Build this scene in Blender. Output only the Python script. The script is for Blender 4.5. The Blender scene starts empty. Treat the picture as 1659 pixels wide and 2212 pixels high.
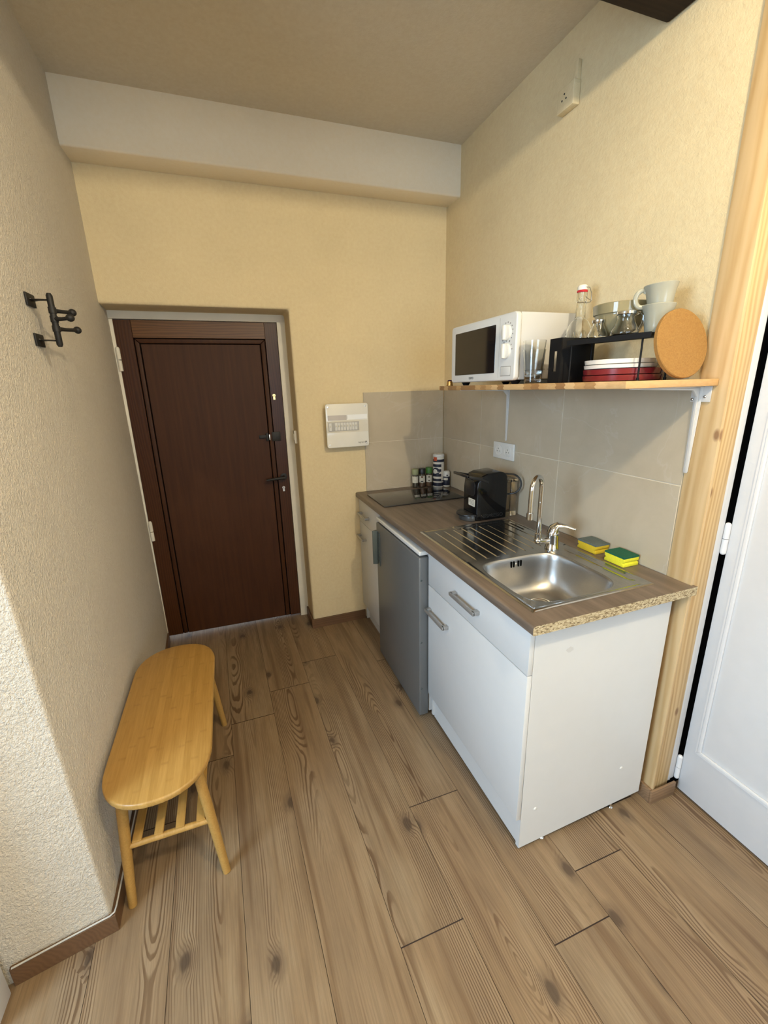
import bpy, bmesh, math, random
from mathutils import Vector, Matrix
random.seed(7)
S = bpy.context.scene
COL = S.collection
PI = math.pi

# ------------------------------------------------------------------ camera, light, exposure
cd = bpy.data.cameras.new('camera'); cam = bpy.data.objects.new('camera', cd); COL.objects.link(cam)
cd.sensor_fit = 'HORIZONTAL'; cd.sensor_width = 36.0; cd.lens = 925.54 * 36.0 / 1659.0
cd.clip_start = 0.02
_r = Vector((0.94025356, -0.33945, -0.02639973)); _u = Vector((0.11846156, 0.25346435, 0.96006389)); _f = Vector((0.3192023, 0.90583085, -0.27853254))
cam.matrix_world = Matrix(((_r.x, _u.x, -_f.x, -1.29498), (_r.y, _u.y, -_f.y, -2.49322), (_r.z, _u.z, -_f.z, 1.48872), (0, 0, 0, 1)))
S.camera = cam
S.view_settings.view_transform = 'Standard'; S.view_settings.look = 'None'
S.view_settings.gamma = 1.0; S.view_settings.use_curve_mapping = False
S.view_settings.exposure = -0.16

W = bpy.data.worlds.new('world'); S.world = W; W.use_nodes = True
W.node_tree.nodes['Background'].inputs[0].default_value = (0.80, 0.88, 1.0, 1)
W.node_tree.nodes['Background'].inputs[1].default_value = 1.2

LAMP_A, LAMP_B, WIN_W, REAR_W = 82.0, 26.0, 86.0, 46.0
for nm, pw, lc in (('ceiling_bulb', LAMP_A, (-0.55, -2.65, 2.482)), ('ceiling_bulb', LAMP_B, (-1.50, -2.75, 2.484))):
    ld = bpy.data.lights.new(nm, 'POINT'); ld.energy = pw; ld.color = (1.0, 0.85, 0.58); ld.shadow_soft_size = 0.035
    lo = bpy.data.objects.new(nm, ld); lo.location = lc; COL.objects.link(lo)
for nm, pw, lc, rt, sx, sy in (('daylight', WIN_W, (-3.04, -2.45, 1.45), (0, -math.radians(55), 0), 1.25, 0.95), ('daylight', REAR_W, (-0.75, -5.17, 1.5), (PI / 2, 0, 0), 1.4, 1.3)):
    wd = bpy.data.lights.new(nm, 'AREA'); wd.energy = pw; wd.color = (0.56, 0.78, 1.0); wd.shape = 'RECTANGLE'; wd.size = sx; wd.size_y = sy
    wo = bpy.data.objects.new(nm, wd); wo.location = lc; wo.rotation_euler = rt; COL.objects.link(wo)

# ------------------------------------------------------------------ node helpers
class Mt:
    def __init__(s, name, rough=0.5, metal=0.0, spec=0.5):
        s.m = bpy.data.materials.new(name); s.m.use_nodes = True; s.t = s.m.node_tree
        s.b = s.t.nodes['Principled BSDF']
        s.b.inputs['Roughness'].default_value = rough; s.b.inputs['Metallic'].default_value = metal
        s.b.inputs['Specular IOR Level'].default_value = spec
    def n(s, ty): return s.t.nodes.new(ty)
    def put(s, sock, v):
        if isinstance(v, bpy.types.NodeSocket): s.t.links.new(v, sock)
        elif isinstance(v, (tuple, list)) and len(v) == 3 and sock.type == 'RGBA': sock.default_value = (*v, 1)
        else: sock.default_value = v
    def math(s, op, a, b=0.0, c=None):
        k = s.n('ShaderNodeMath'); k.operation = op; s.put(k.inputs[0], a); s.put(k.inputs[1], b)
        if c is not None: s.put(k.inputs[2], c)
        return k.outputs[0]
    def obj(s): return s.n('ShaderNodeTexCoord').outputs['Object']
    def geo(s): return s.n('ShaderNodeNewGeometry').outputs['Position']
    def map(s, v, scale=(1, 1, 1), loc=(0, 0, 0), rot=(0, 0, 0)):
        k = s.n('ShaderNodeMapping'); s.put(k.inputs[0], v); k.inputs[1].default_value = loc; k.inputs[2].default_value = rot; k.inputs[3].default_value = scale
        return k.outputs[0]
    def noise(s, v, scale=5.0, detail=3.0, rough=0.5, dist=0.0):
        k = s.n('ShaderNodeTexNoise'); s.put(k.inputs['Vector'], v); k.inputs['Scale'].default_value = scale
        k.inputs['Detail'].default_value = detail; k.inputs['Roughness'].default_value = rough; k.inputs['Distortion'].default_value = dist
        return k.outputs[0]
    def voro(s, v, scale=5.0, rnd=1.0, dim='3D'):
        k = s.n('ShaderNodeTexVoronoi'); k.voronoi_dimensions = dim; s.put(k.inputs['Vector'], v); k.inputs['Scale'].default_value = scale; k.inputs['Randomness'].default_value = rnd
        return k.outputs['Distance'], k.outputs['Color']
    def ramp(s, f, stops, interp='LINEAR'):
        k = s.n('ShaderNodeValToRGB'); s.put(k.inputs[0], f); e = k.color_ramp.elements; k.color_ramp.interpolation = interp
        while len(e) < len(stops): e.new(0.5)
        for i, (p, c) in enumerate(stops):
            e[i].position = p; e[i].color = (*c, 1) if isinstance(c, tuple) else (c, c, c, 1)
        return k.outputs[0]
    def mix(s, f, a, b, mode='MIX'):
        k = s.n('ShaderNodeMix'); k.data_type = 'RGBA'; k.blend_type = mode
        s.put(k.inputs[0], f); s.put(k.inputs[6], a); s.put(k.inputs[7], b); return k.outputs[2]
    def sep(s, v):
        k = s.n('ShaderNodeSeparateXYZ'); s.put(k.inputs[0], v); return k.outputs
    def comb(s, x, y, z):
        k = s.n('ShaderNodeCombineXYZ'); s.put(k.inputs[0], x); s.put(k.inputs[1], y); s.put(k.inputs[2], z); return k.outputs[0]
    def bump(s, h, strength=0.3, dist=0.01):
        k = s.n('ShaderNodeBump'); s.put(k.inputs['Height'], h); k.inputs['Strength'].default_value = strength; k.inputs['Distance'].default_value = dist
        s.t.links.new(k.outputs[0], s.b.inputs['Normal'])
    def col(s, c): s.put(s.b.inputs['Base Color'], c)
    def rough(s, v): s.put(s.b.inputs['Roughness'], v)

def plain(name, c, rough=0.5, metal=0.0, var=0.04, spec=0.5, scale=20.0):
    m = Mt(name, rough, metal, spec)
    f = m.noise(m.obj(), scale, 3)
    lo_ = tuple(x * (1 - var) for x in c); hi = tuple(min(1, x * (1 + var)) for x in c)
    m.col(m.ramp(f, [(0.3, lo_), (0.7, hi)])); return m.m

def plaster(name, c, bscale, bstr, stretch=1.0, stain=0.05, dist=0.004):
    m = Mt(name, 0.92, 0, 0.25); p = m.geo()
    big = m.noise(p, 2.3, 4, 0.6); sm = m.noise(p, 60, 2)
    a = m.ramp(big, [(0.3, tuple(x * (1 - stain) for x in c)), (0.7, tuple(min(1, x * (1 + stain)) for x in c))])
    m.col(m.mix(0.12, a, sm, 'OVERLAY'))
    v = m.map(p, (1, 1, stretch))
    h1 = m.noise(v, bscale, 4, 0.62, 0.4); h2 = m.noise(v, bscale * 2.7, 2, 0.5)
    h = m.math('ADD', h1, m.math('MULTIPLY', h2, 0.35)); h = m.math('ADD', h, m.math('MULTIPLY', m.noise(p, 6, 2), 1.2))
    m.bump(h, bstr, dist); return m.m

def wood(name, light, dark, axis='y', ring=0.02, knots=0.0, knotcol=(0.16, 0.08, 0.03), rough=0.45, contrast=0.8, kscale=4.0, seed=0.0):
    m = Mt(name, rough); p = m.map(m.geo(), loc=(seed, seed * 1.7, seed * 0.6))
    st = {'x': (0.09, 1, 1), 'y': (1, 0.09, 1), 'z': (1, 1, 0.09)}[axis]
    v = m.map(p, st)
    dis = m.noise(v, 9, 3, 0.5)
    X = m.sep(v); i, j = {'x': (1, 2), 'y': (0, 2), 'z': (0, 1)}[axis]
    s_ = m.math('ADD', m.math('ADD', X[i], m.math('MULTIPLY', X[j], 0.7)), m.math('MULTIPLY', dis, 0.09))
    w = m.math('SINE', m.math('MULTIPLY', s_, 2 * PI / ring)); w = m.math('MULTIPLY_ADD', w, 0.5, 0.5)
    fine = m.noise(m.map(p, tuple(q * 1.0 for q in st)), 130, 2)
    f = m.math('ADD', m.math('MULTIPLY', w, 0.55), m.math('MULTIPLY', fine, 0.45))
    c = m.ramp(f, [(0.25, light), (0.25 + 0.7 * contrast, dark)])
    big = m.noise(v, 2.5, 2); c = m.mix(m.math('MULTIPLY', big, 0.5), c, light)
    if knots:
        q = m.sep(p); d, cc = m.voro(m.comb(m.math('ADD', q[i], q[j]), m.math('MULTIPLY', q['xyz'.index(axis)], 0.5), 0.0), kscale, 1.0, '2D')
        r1 = m.sep(cc)[0]
        k = m.ramp(d, [(knots * 0.45, 1.0), (knots, 0.0)]); k = m.math('MULTIPLY', k, m.math('GREATER_THAN', r1, 0.45))
        c = m.mix(m.math('MULTIPLY', k, 0.85), c, knotcol)
    m.col(c); m.bump(f, 0.08, 0.002); m.b.inputs['Specular IOR Level'].default_value = 0.2 if name.startswith('dark') else 0.4; return m.m

# ------------------------------------------------------------------ materials
M = {}
M['wall'] = plaster('cream_plaster', (0.70, 0.580, 0.365), 110, 0.35)
M['wall_rough'] = plaster('roughcast_plaster', (0.69, 0.625, 0.53), 130, 1.0, 0.8, 0.03, 0.009)
M['ceil'] = plaster('ceiling_paint', (0.64, 0.57, 0.45), 90, 0.25, stain=0.02)
M['soffit'] = plaster('soffit_paint', (0.86, 0.77, 0.62), 90, 0.25, stain=0.03)
M['white'] = plain('white_laminate', (0.61, 0.61, 0.605), 0.35, var=0.01)
M['white_paint'] = plain('white_gloss_paint', (0.68, 0.68, 0.69), 0.4, var=0.015)
M['white_old'] = plain('old_white_paint', (0.72, 0.67, 0.56), 0.6, var=0.05, scale=9)
M['white_plastic'] = plain('white_plastic', (0.66, 0.65, 0.62), 0.3, var=0.01)
M['cover_plastic'] = plain('glossy_cover_plastic', (0.78, 0.76, 0.70), 0.10, var=0.01)
M['grey_label'] = plain('grey_label', (0.50, 0.46, 0.43), 0.3)
M['reflection_label'] = plain('reflection_label', (0.86, 0.88, 0.90), 0.2, var=0.01)
M['window_band'] = plain('clear_door_band', (0.66, 0.62, 0.53), 0.08)
M['grey_plastic'] = plain('grey_plastic', (0.42, 0.40, 0.37), 0.4)
M['dark_grey'] = plain('dark_grey_plastic', (0.05, 0.047, 0.043), 0.35)
M['fridge'] = plain('fridge_silver', (0.155, 0.160, 0.160), 0.38, 0.25, var=0.02)
M['fridge_handle'] = plain('fridge_handle_grey', (0.085, 0.105, 0.100), 0.25, 0.2)
M['black'] = plain('black_plastic', (0.012, 0.012, 0.013), 0.3)
M['black_gloss'] = plain('black_gloss', (0.005, 0.005, 0.0055), 0.07, spec=0.35)
M['black_iron'] = plain('black_iron', (0.014, 0.013, 0.013), 0.55, 0.3)
M['black_metal'] = plain('black_coated_metal', (0.006, 0.006, 0.0065), 0.6, spec=0.2)
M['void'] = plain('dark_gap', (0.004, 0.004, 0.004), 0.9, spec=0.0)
M['oven_glass'] = plain('oven_glass', (0.012, 0.010, 0.010), 0.06)
M['hob'] = plain('hob_glass', (0.010, 0.010, 0.010), 0.05, spec=0.9)
M['chrome'] = plain('chrome', (0.66, 0.67, 0.68), 0.06, 1.0, 0.01)
M['screw'] = plain('screw_metal', (0.6, 0.58, 0.55), 0.3, 1.0)
M['microwave_white'] = plain('microwave_enamel', (0.56, 0.55, 0.525), 0.3, var=0.01)
M['nickel'] = plain('brushed_nickel', (0.46, 0.445, 0.425), 0.42, 0.7)
M['brass'] = plain('brass', (0.75, 0.52, 0.20), 0.3, 1.0)
M['red'] = plain('red_glaze', (0.165, 0.016, 0.020), 0.18, var=0.06)
M['white_glaze'] = plain('white_glaze', (0.78, 0.74, 0.66), 0.15, var=0.01)
M['stoneware'] = plain('pale_stoneware', (0.35, 0.345, 0.28), 0.14, var=0.03)
M['rubber_red'] = plain('red_rubber', (0.5, 0.02, 0.03), 0.5)
M['bracket'] = plain('white_bracket', (0.60, 0.58, 0.55), 0.4, var=0.01)
M['navy'] = plain('navy_print', (0.014, 0.016, 0.035), 0.45)
M['can_white'] = plain('can_white', (0.74, 0.70, 0.62), 0.45, var=0.02)
M['red_print'] = plain('red_print', (0.50, 0.08, 0.03), 0.5)
M['green_lid'] = plain('green_lid', (0.05, 0.17, 0.03), 0.45)
M['pale_green_lid'] = plain('pale_green_lid', (0.28, 0.31, 0.17), 0.5)
M['label'] = plain('paper_label', (0.62, 0.59, 0.50), 0.6, var=0.03)
M['ink'] = plain('printed_ink', (0.03, 0.028, 0.026), 0.6)
M['grey_ink'] = plain('grey_ink', (0.25, 0.23, 0.21), 0.6)
M['spice_brown'] = plain('spice_brown', (0.16, 0.075, 0.035), 0.7, var=0.25, scale=300)
M['spice_dark'] = plain('spice_dark', (0.07, 0.05, 0.025), 0.7, var=0.3, scale=300)
M['cable'] = plain('white_cable', (0.48, 0.47, 0.44), 0.5)
M['capsule'] = plain('gold_foil', (0.62, 0.40, 0.14), 0.25, 0.9)
M['purple'] = plain('purple_foil', (0.12, 0.06, 0.13), 0.3, 0.8)
M['scuff'] = plain('grey_scuff', (0.55, 0.54, 0.53), 0.5)
M['embossed'] = plain('embossed_black', (0.022, 0.022, 0.023), 0.35)
M['pale_foot'] = plain('clear_foot', (0.75, 0.75, 0.75), 0.2)

def glass(name, c, rough=0.0, ior=1.45):
    m = Mt(name, rough); m.b.inputs['Transmission Weight'].default_value = 1.0; m.b.inputs['IOR'].default_value = ior
    f = m.noise(m.obj(), 12, 2); m.col(m.ramp(f, [(0.3, c), (0.7, tuple(x * 0.985 for x in c))])); return m.m
M['glass'] = glass('clear_glass', (0.97, 0.98, 0.97))
M['smoke'] = glass('smoked_glass', (0.33, 0.285, 0.165)); M['smoke'].node_tree.nodes['Principled BSDF'].inputs['Transmission Weight'].default_value = 0.25
M['tank'] = glass('smoky_clear_plastic', (0.80, 0.80, 0.78), 0.05, 1.3)

m = Mt('grey_stone_tile', 0.55, 0, 0.4); p = m.geo()
a = m.noise(p, 3.2, 6, 0.62, 0.6); b = m.noise(p, 16, 5, 0.65); v_ = m.noise(m.map(p, (1, 1, 1), rot=(0.5, 0.3, 0.2)), 2.0, 5, 0.55, 1.2)
vein = m.ramp(m.math('ABSOLUTE', m.math('SUBTRACT', v_, 0.5)), [(0.0, 1.0), (0.012, 0.0)])
c = m.ramp(a, [(0.3, (0.40, 0.335, 0.240)), (0.7, (0.49, 0.42, 0.315))]); c = m.mix(m.math('MULTIPLY', b, 0.25), c, (0.53, 0.465, 0.36))
c = m.mix(m.math('MULTIPLY', vein, 0.22), c, (0.55, 0.52, 0.46)); m.col(c); m.bump(b, 0.06, 0.003); M['tile'] = m.m
M['grout'] = plain('pale_grout', (0.60, 0.54, 0.43), 0.85)

m = Mt('worktop_laminate', 0.38); p = m.geo()
v = m.map(p, (1, 0.07, 1)); g = m.noise(v, 38, 5, 0.65, 0.5); g2 = m.noise(m.map(p, (1, 0.18, 1)), 7, 3)
c = m.ramp(g, [(0.32, (0.085, 0.063, 0.047)), (0.55, (0.155, 0.119, 0.092)), (0.72, (0.205, 0.163, 0.130))])
c = m.mix(m.math('MULTIPLY', g2, 0.45), c, (0.15, 0.118, 0.095)); m.col(c); m.bump(g, 0.05, 0.001); M['worktop'] = m.m

m = Mt('raw_chipboard', 0.85); p = m.geo()
d, cc = m.voro(m.map(p, (0.55, 1, 1.2), rot=(0, 0.5, 0)), 300); f = m.sep(cc)[0]; f2 = m.noise(p, 420, 3)
c = m.ramp(m.math('ADD', m.math('MULTIPLY', f, 0.6), m.math('MULTIPLY', f2, 0.4)), [(0.2, (0.13, 0.085, 0.04)), (0.42, (0.36, 0.285, 0.165)), (0.75, (0.52, 0.44, 0.29))])
m.col(c); m.bump(f, 0.4, 0.002); M['chipboard'] = m.m

m = Mt('stainless_steel', 0.2, 1.0); p = m.geo(); f = m.noise(m.map(p, (1, 0.12, 1)), 260, 2)
m.col(m.ramp(f, [(0.3, (0.44, 0.44, 0.435)), (0.7, (0.50, 0.495, 0.49))])); m.rough(m.ramp(m.noise(p, 8, 2), [(0.3, 0.13), (0.7, 0.19)])); M['steel'] = m.m
m = Mt('brushed_steel_bowl', 0.34, 1.0); p = m.geo(); f = m.noise(p, 900, 2)
m.col(m.ramp(f, [(0.3, (0.42, 0.415, 0.405)), (0.7, (0.49, 0.485, 0.475))])); M['steel_bowl'] = m.m

m = Mt('bamboo', 0.38); p = m.geo(); X = m.sep(p)
strip = m.math('FLOOR', m.math('MULTIPLY', X[0], 48.0))
wn = m.n('ShaderNodeTexWhiteNoise'); wn.noise_dimensions = '1D'; m.put(wn.inputs['W'], strip)
sv = m.math('MULTIPLY', wn.outputs[0], 7.0)
fine = m.noise(m.comb(m.math('MULTIPLY', X[0], 1.0), m.math('MULTIPLY', X[1], 0.05), X[2]), 230, 2)
node_y = m.math('FRACT', m.math('ADD', m.math('MULTIPLY', X[1], 4.0), sv))
nb = m.ramp(m.math('ABSOLUTE', m.math('SUBTRACT', node_y, 0.5)), [(0.0, 1.0), (0.03, 0.0)])
nb = m.math('MULTIPLY', nb, m.noise(p, 40, 2))
f = m.math('ADD', m.math('MULTIPLY', fine, 0.72), m.math('MULTIPLY', wn.outputs[0], 0.28))
c = m.ramp(f, [(0.25, (0.33, 0.180, 0.042)), (0.75, (0.43, 0.250, 0.070))])
c = m.mix(m.math('MULTIPLY', nb, m.math('MULTIPLY', m.noise(p, 7, 2), 0.95)), c, (0.19, 0.09, 0.022)); m.col(c); M['bamboo'] = m.m

M['pine'] = wood('pine', (0.60, 0.43, 0.22), (0.42, 0.25, 0.095), 'z', 0.016, 0.075, (0.22, 0.10, 0.035), 0.5, 0.8, 7.0)
M['pine_side'] = wood('pine_side', (0.60, 0.43, 0.23), (0.46, 0.285, 0.115), 'z', 0.02, 0.075, (0.22, 0.10, 0.035), 0.5, 0.9, 7.0, 3.3)
m = Mt('dark_stained_panel', 0.55, 0, 0.22); p = m.geo()
f = m.noise(m.map(p, (1, 1, 0.045)), 60, 4, 0.6); f2 = m.noise(m.map(p, (1, 1, 0.5)), 2.4, 4, 0.6, 0.6)
c = m.ramp(f, [(0.3, (0.037, 0.0115, 0.0034)), (0.7, (0.056, 0.0190, 0.0052))]); c = m.mix(m.ramp(f2, [(0.5, 0.0), (0.75, 0.5)]), c, (0.085, 0.033, 0.013)); m.col(c); M['darkdoor'] = m.m
M['darkdoor_frame'] = wood('dark_stained_frame', (0.062, 0.022, 0.0075), (0.032, 0.011, 0.0045), 'z', 0.014, 0, rough=0.35, contrast=1.0, seed=2.0)
M['groove'] = plain('dark_groove', (0.006, 0.003, 0.002), 0.9, spec=0.05)
M['darkdoor_rail'] = wood('dark_stained_rail', (0.13, 0.058, 0.02), (0.05, 0.02, 0.008), 'x', 0.012, 0, rough=0.35, contrast=1.0, seed=5.0)
M['beam'] = wood('dark_beam_wood', (0.018, 0.009, 0.006), (0.010, 0.005, 0.004), 'x', 0.02, 0, rough=0.7)
M['base'] = wood('brown_skirting', (0.135, 0.072, 0.036), (0.10, 0.052, 0.026), 'x', 0.012, 0, rough=0.45, contrast=0.9)
M['base_l'] = wood('brown_skirting_long', (0.135, 0.072, 0.036), (0.10, 0.052, 0.026), 'y', 0.012, 0, rough=0.45, contrast=0.9)
M['base_p'] = wood('post_skirting', (0.24, 0.15, 0.085), (0.17, 0.10, 0.055), 'x', 0.012, 0, rough=0.45, contrast=0.9)

m = Mt('laminated_shelf_board', 0.5); p = m.geo(); X = m.sep(p)
zig = m.math('PINGPONG', X[2], 0.006)
cell = m.math('FLOOR', m.math('MULTIPLY', m.math('ADD', X[1], m.math('MULTIPLY', zig, 1.2)), 26.0))
wn = m.n('ShaderNodeTexWhiteNoise'); wn.noise_dimensions = '1D'; m.put(wn.inputs['W'], cell)
fine = m.noise(m.map(p, (0.3, 0.3, 1)), 200, 2)
f = m.math('ADD', m.math('MULTIPLY', wn.outputs[0], 0.75), m.math('MULTIPLY', fine, 0.25))
m.col(m.ramp(f, [(0.2, (0.30, 0.15, 0.055)), (0.5, (0.46, 0.26, 0.10)), (0.8, (0.62, 0.40, 0.19))])); M['shelf'] = m.m

m = Mt('cork', 0.9); p = m.obj(); f = m.noise(p, 260, 3, 0.7); d, cc = m.voro(p, 330)
m.col(m.ramp(m.math('ADD', m.math('MULTIPLY', f, 0.7), m.math('MULTIPLY', m.sep(cc)[0], 0.3)), [(0.3, (0.245, 0.122, 0.028)), (0.7, (0.30, 0.160, 0.042))])); m.bump(f, 0.2, 0.002); M['cork'] = m.m

def sponge(name, c):
    m = Mt(name, 0.9); p = m.obj(); d, cc = m.voro(p, 420); f = m.noise(p, 150, 3)
    m.col(m.mix(f, tuple(x * 0.8 for x in c), c)); m.bump(m.math('MULTIPLY', d, 1.0), 0.5, 0.003); return m.m
M['sponge_old'] = sponge('worn_yellow_sponge', (0.62, 0.44, 0.015)); M['sponge_new'] = sponge('bright_yellow_sponge', (0.78, 0.73, 0.03))
M['pad_old'] = plain('faded_scouring_pad', (0.085, 0.11, 0.105), 0.95, var=0.3, scale=500); M['pad_new'] = plain('green_scouring_pad', (0.004, 0.085, 0.045), 0.95, var=0.3, scale=500)

# floor boards: growth rings cut by the board, knots, end tones
m = Mt('pine_floor_boards', 0.42, 0, 0.4)
uvn = m.n('ShaderNodeUVMap'); uvn.uv_map = 'board'; U = m.sep(uvn.outputs[0])
at = m.n('ShaderNodeAttribute'); at.attribute_name = 'rnd'; R = m.sep(at.outputs['Color'])
u, v = U[0], U[1]
seed = m.math('MULTIPLY', R[0], 37.0)
half = m.math('FLOOR', m.math('MULTIPLY_ADD', u, 10.0, m.math('MULTIPLY', R[1], 0.9)))
wn = m.n('ShaderNodeTexWhiteNoise'); wn.noise_dimensions = '2D'; m.put(wn.inputs['Vector'], m.comb(half, seed, 0.0)); htone = wn.outputs[0]
slow = m.noise(m.comb(m.math('MULTIPLY', u, 0.8), m.math('MULTIPLY', v, 0.55), seed), 2.0, 2)
wob = m.noise(m.comb(m.math('MULTIPLY', u, 9.0), m.math('MULTIPLY', v, 1.3), seed), 1.6, 3, 0.5)
jit = m.noise(m.comb(m.math('MULTIPLY', u, 60.0), m.math('MULTIPLY', v, 9.0), seed), 1.0, 2)
kp = m.comb(m.math('MULTIPLY_ADD', u, 7.0, m.math('ADD', seed, m.math('MULTIPLY', jit, 0.12))), m.math('MULTIPLY_ADD', v, 4.2, m.math('MULTIPLY', jit, 0.12)), seed)
kd, kc = m.voro(kp, 1.0, 0.95, '2D')
kon = m.math('GREATER_THAN', m.sep(kc)[0], 0.76)
kb = m.math('MULTIPLY', m.ramp(kd, [(0.0, 1.0), (0.30, 0.0)], 'EASE'), kon)
uu = m.math('SUBTRACT', u, m.math('MULTIPLY_ADD', R[2], 0.20, -0.0))
depth = m.math('MULTIPLY_ADD', slow, 0.22, m.math('MULTIPLY_ADD', R[1], 0.04, -0.10))
rr = m.math('SQRT', m.math('ADD', m.math('MULTIPLY', uu, uu), m.math('MULTIPLY', depth, depth)))
rr = m.math('ADD', rr, m.math('MULTIPLY', wob, 0.014)); rr = m.math('ADD', rr, m.math('MULTIPLY', kb, 0.020))
rr = m.math('ADD', rr, m.math('MULTIPLY', jit, 0.0034))
ph = m.math('FRACT', m.math('MULTIPLY', rr, 150.0))
ring = m.ramp(ph, [(0.0, 0.0), (0.52, 0.0), (0.66, 0.9), (0.93, 1.0), (1.0, 0.0)])
fib = m.noise(m.comb(m.math('MULTIPLY', u, 300.0), m.math('MULTIPLY', v, 6.0), seed), 1.0, 3, 0.6)
patch = m.noise(m.comb(m.math('MULTIPLY', u, 11.0), m.math('MULTIPLY', v, 2.2), seed), 1.0, 5, 0.62)
amt = m.ramp(m.noise(m.comb(m.math('MULTIPLY', u, 11.0), m.math('MULTIPLY', v, 0.9), seed), 1.0, 2), [(0.46, 0.05), (0.58, 1.0)])
base = m.ramp(patch, [(0.28, (0.130, 0.084, 0.046)), (0.5, (0.232, 0.155, 0.084)), (0.72, (0.320, 0.238, 0.144))])
base = m.mix(m.math('MULTIPLY', htone, 0.45), base, (0.225, 0.175, 0.118))
base = m.mix(m.math('MULTIPLY', R[0], 0.30), base, (0.270, 0.168, 0.086))
streak = m.ramp(m.noise(m.comb(m.math('MULTIPLY', u, 34.0), m.math('MULTIPLY', v, 1.3), seed), 1.0, 3), [(0.52, 0.0), (0.70, 1.0)])
base = m.mix(m.math('MULTIPLY', streak, 0.65), base, (0.112, 0.062, 0.030))
base = m.mix(m.math('MULTIPLY', m.math('SUBTRACT', amt, m.math('MULTIPLY', ring, amt)), 0.22), base, (0.36, 0.27, 0.175))
base = m.mix(m.math('MULTIPLY', m.math('MULTIPLY', ring, amt), 0.76), base, (0.078, 0.038, 0.016))
base = m.mix(m.math('MULTIPLY', m.ramp(fib, [(0.42, 0.0), (0.70, 1.0)]), 0.42), base, (0.12, 0.075, 0.042))
base = m.mix(m.math('MULTIPLY', m.ramp(kb, [(0.12, 0.0), (0.6, 1.0)]), 0.45), base, (0.105, 0.068, 0.042))
base = m.mix(m.math('MULTIPLY', m.ramp(m.math('ADD', kb, m.math('MULTIPLY_ADD', jit, 0.5, -0.25)), [(0.70, 0.0), (0.90, 1.0)]), 0.70), base, (0.048, 0.032, 0.022))
m.col(base); m.bump(m.math('ADD', m.math('MULTIPLY', ring, 0.4), fib), 0.10, 0.0015); M['floor'] = m.m
M['seam'] = plain('floor_seam', (0.030, 0.017, 0.012), 0.8)

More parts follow.
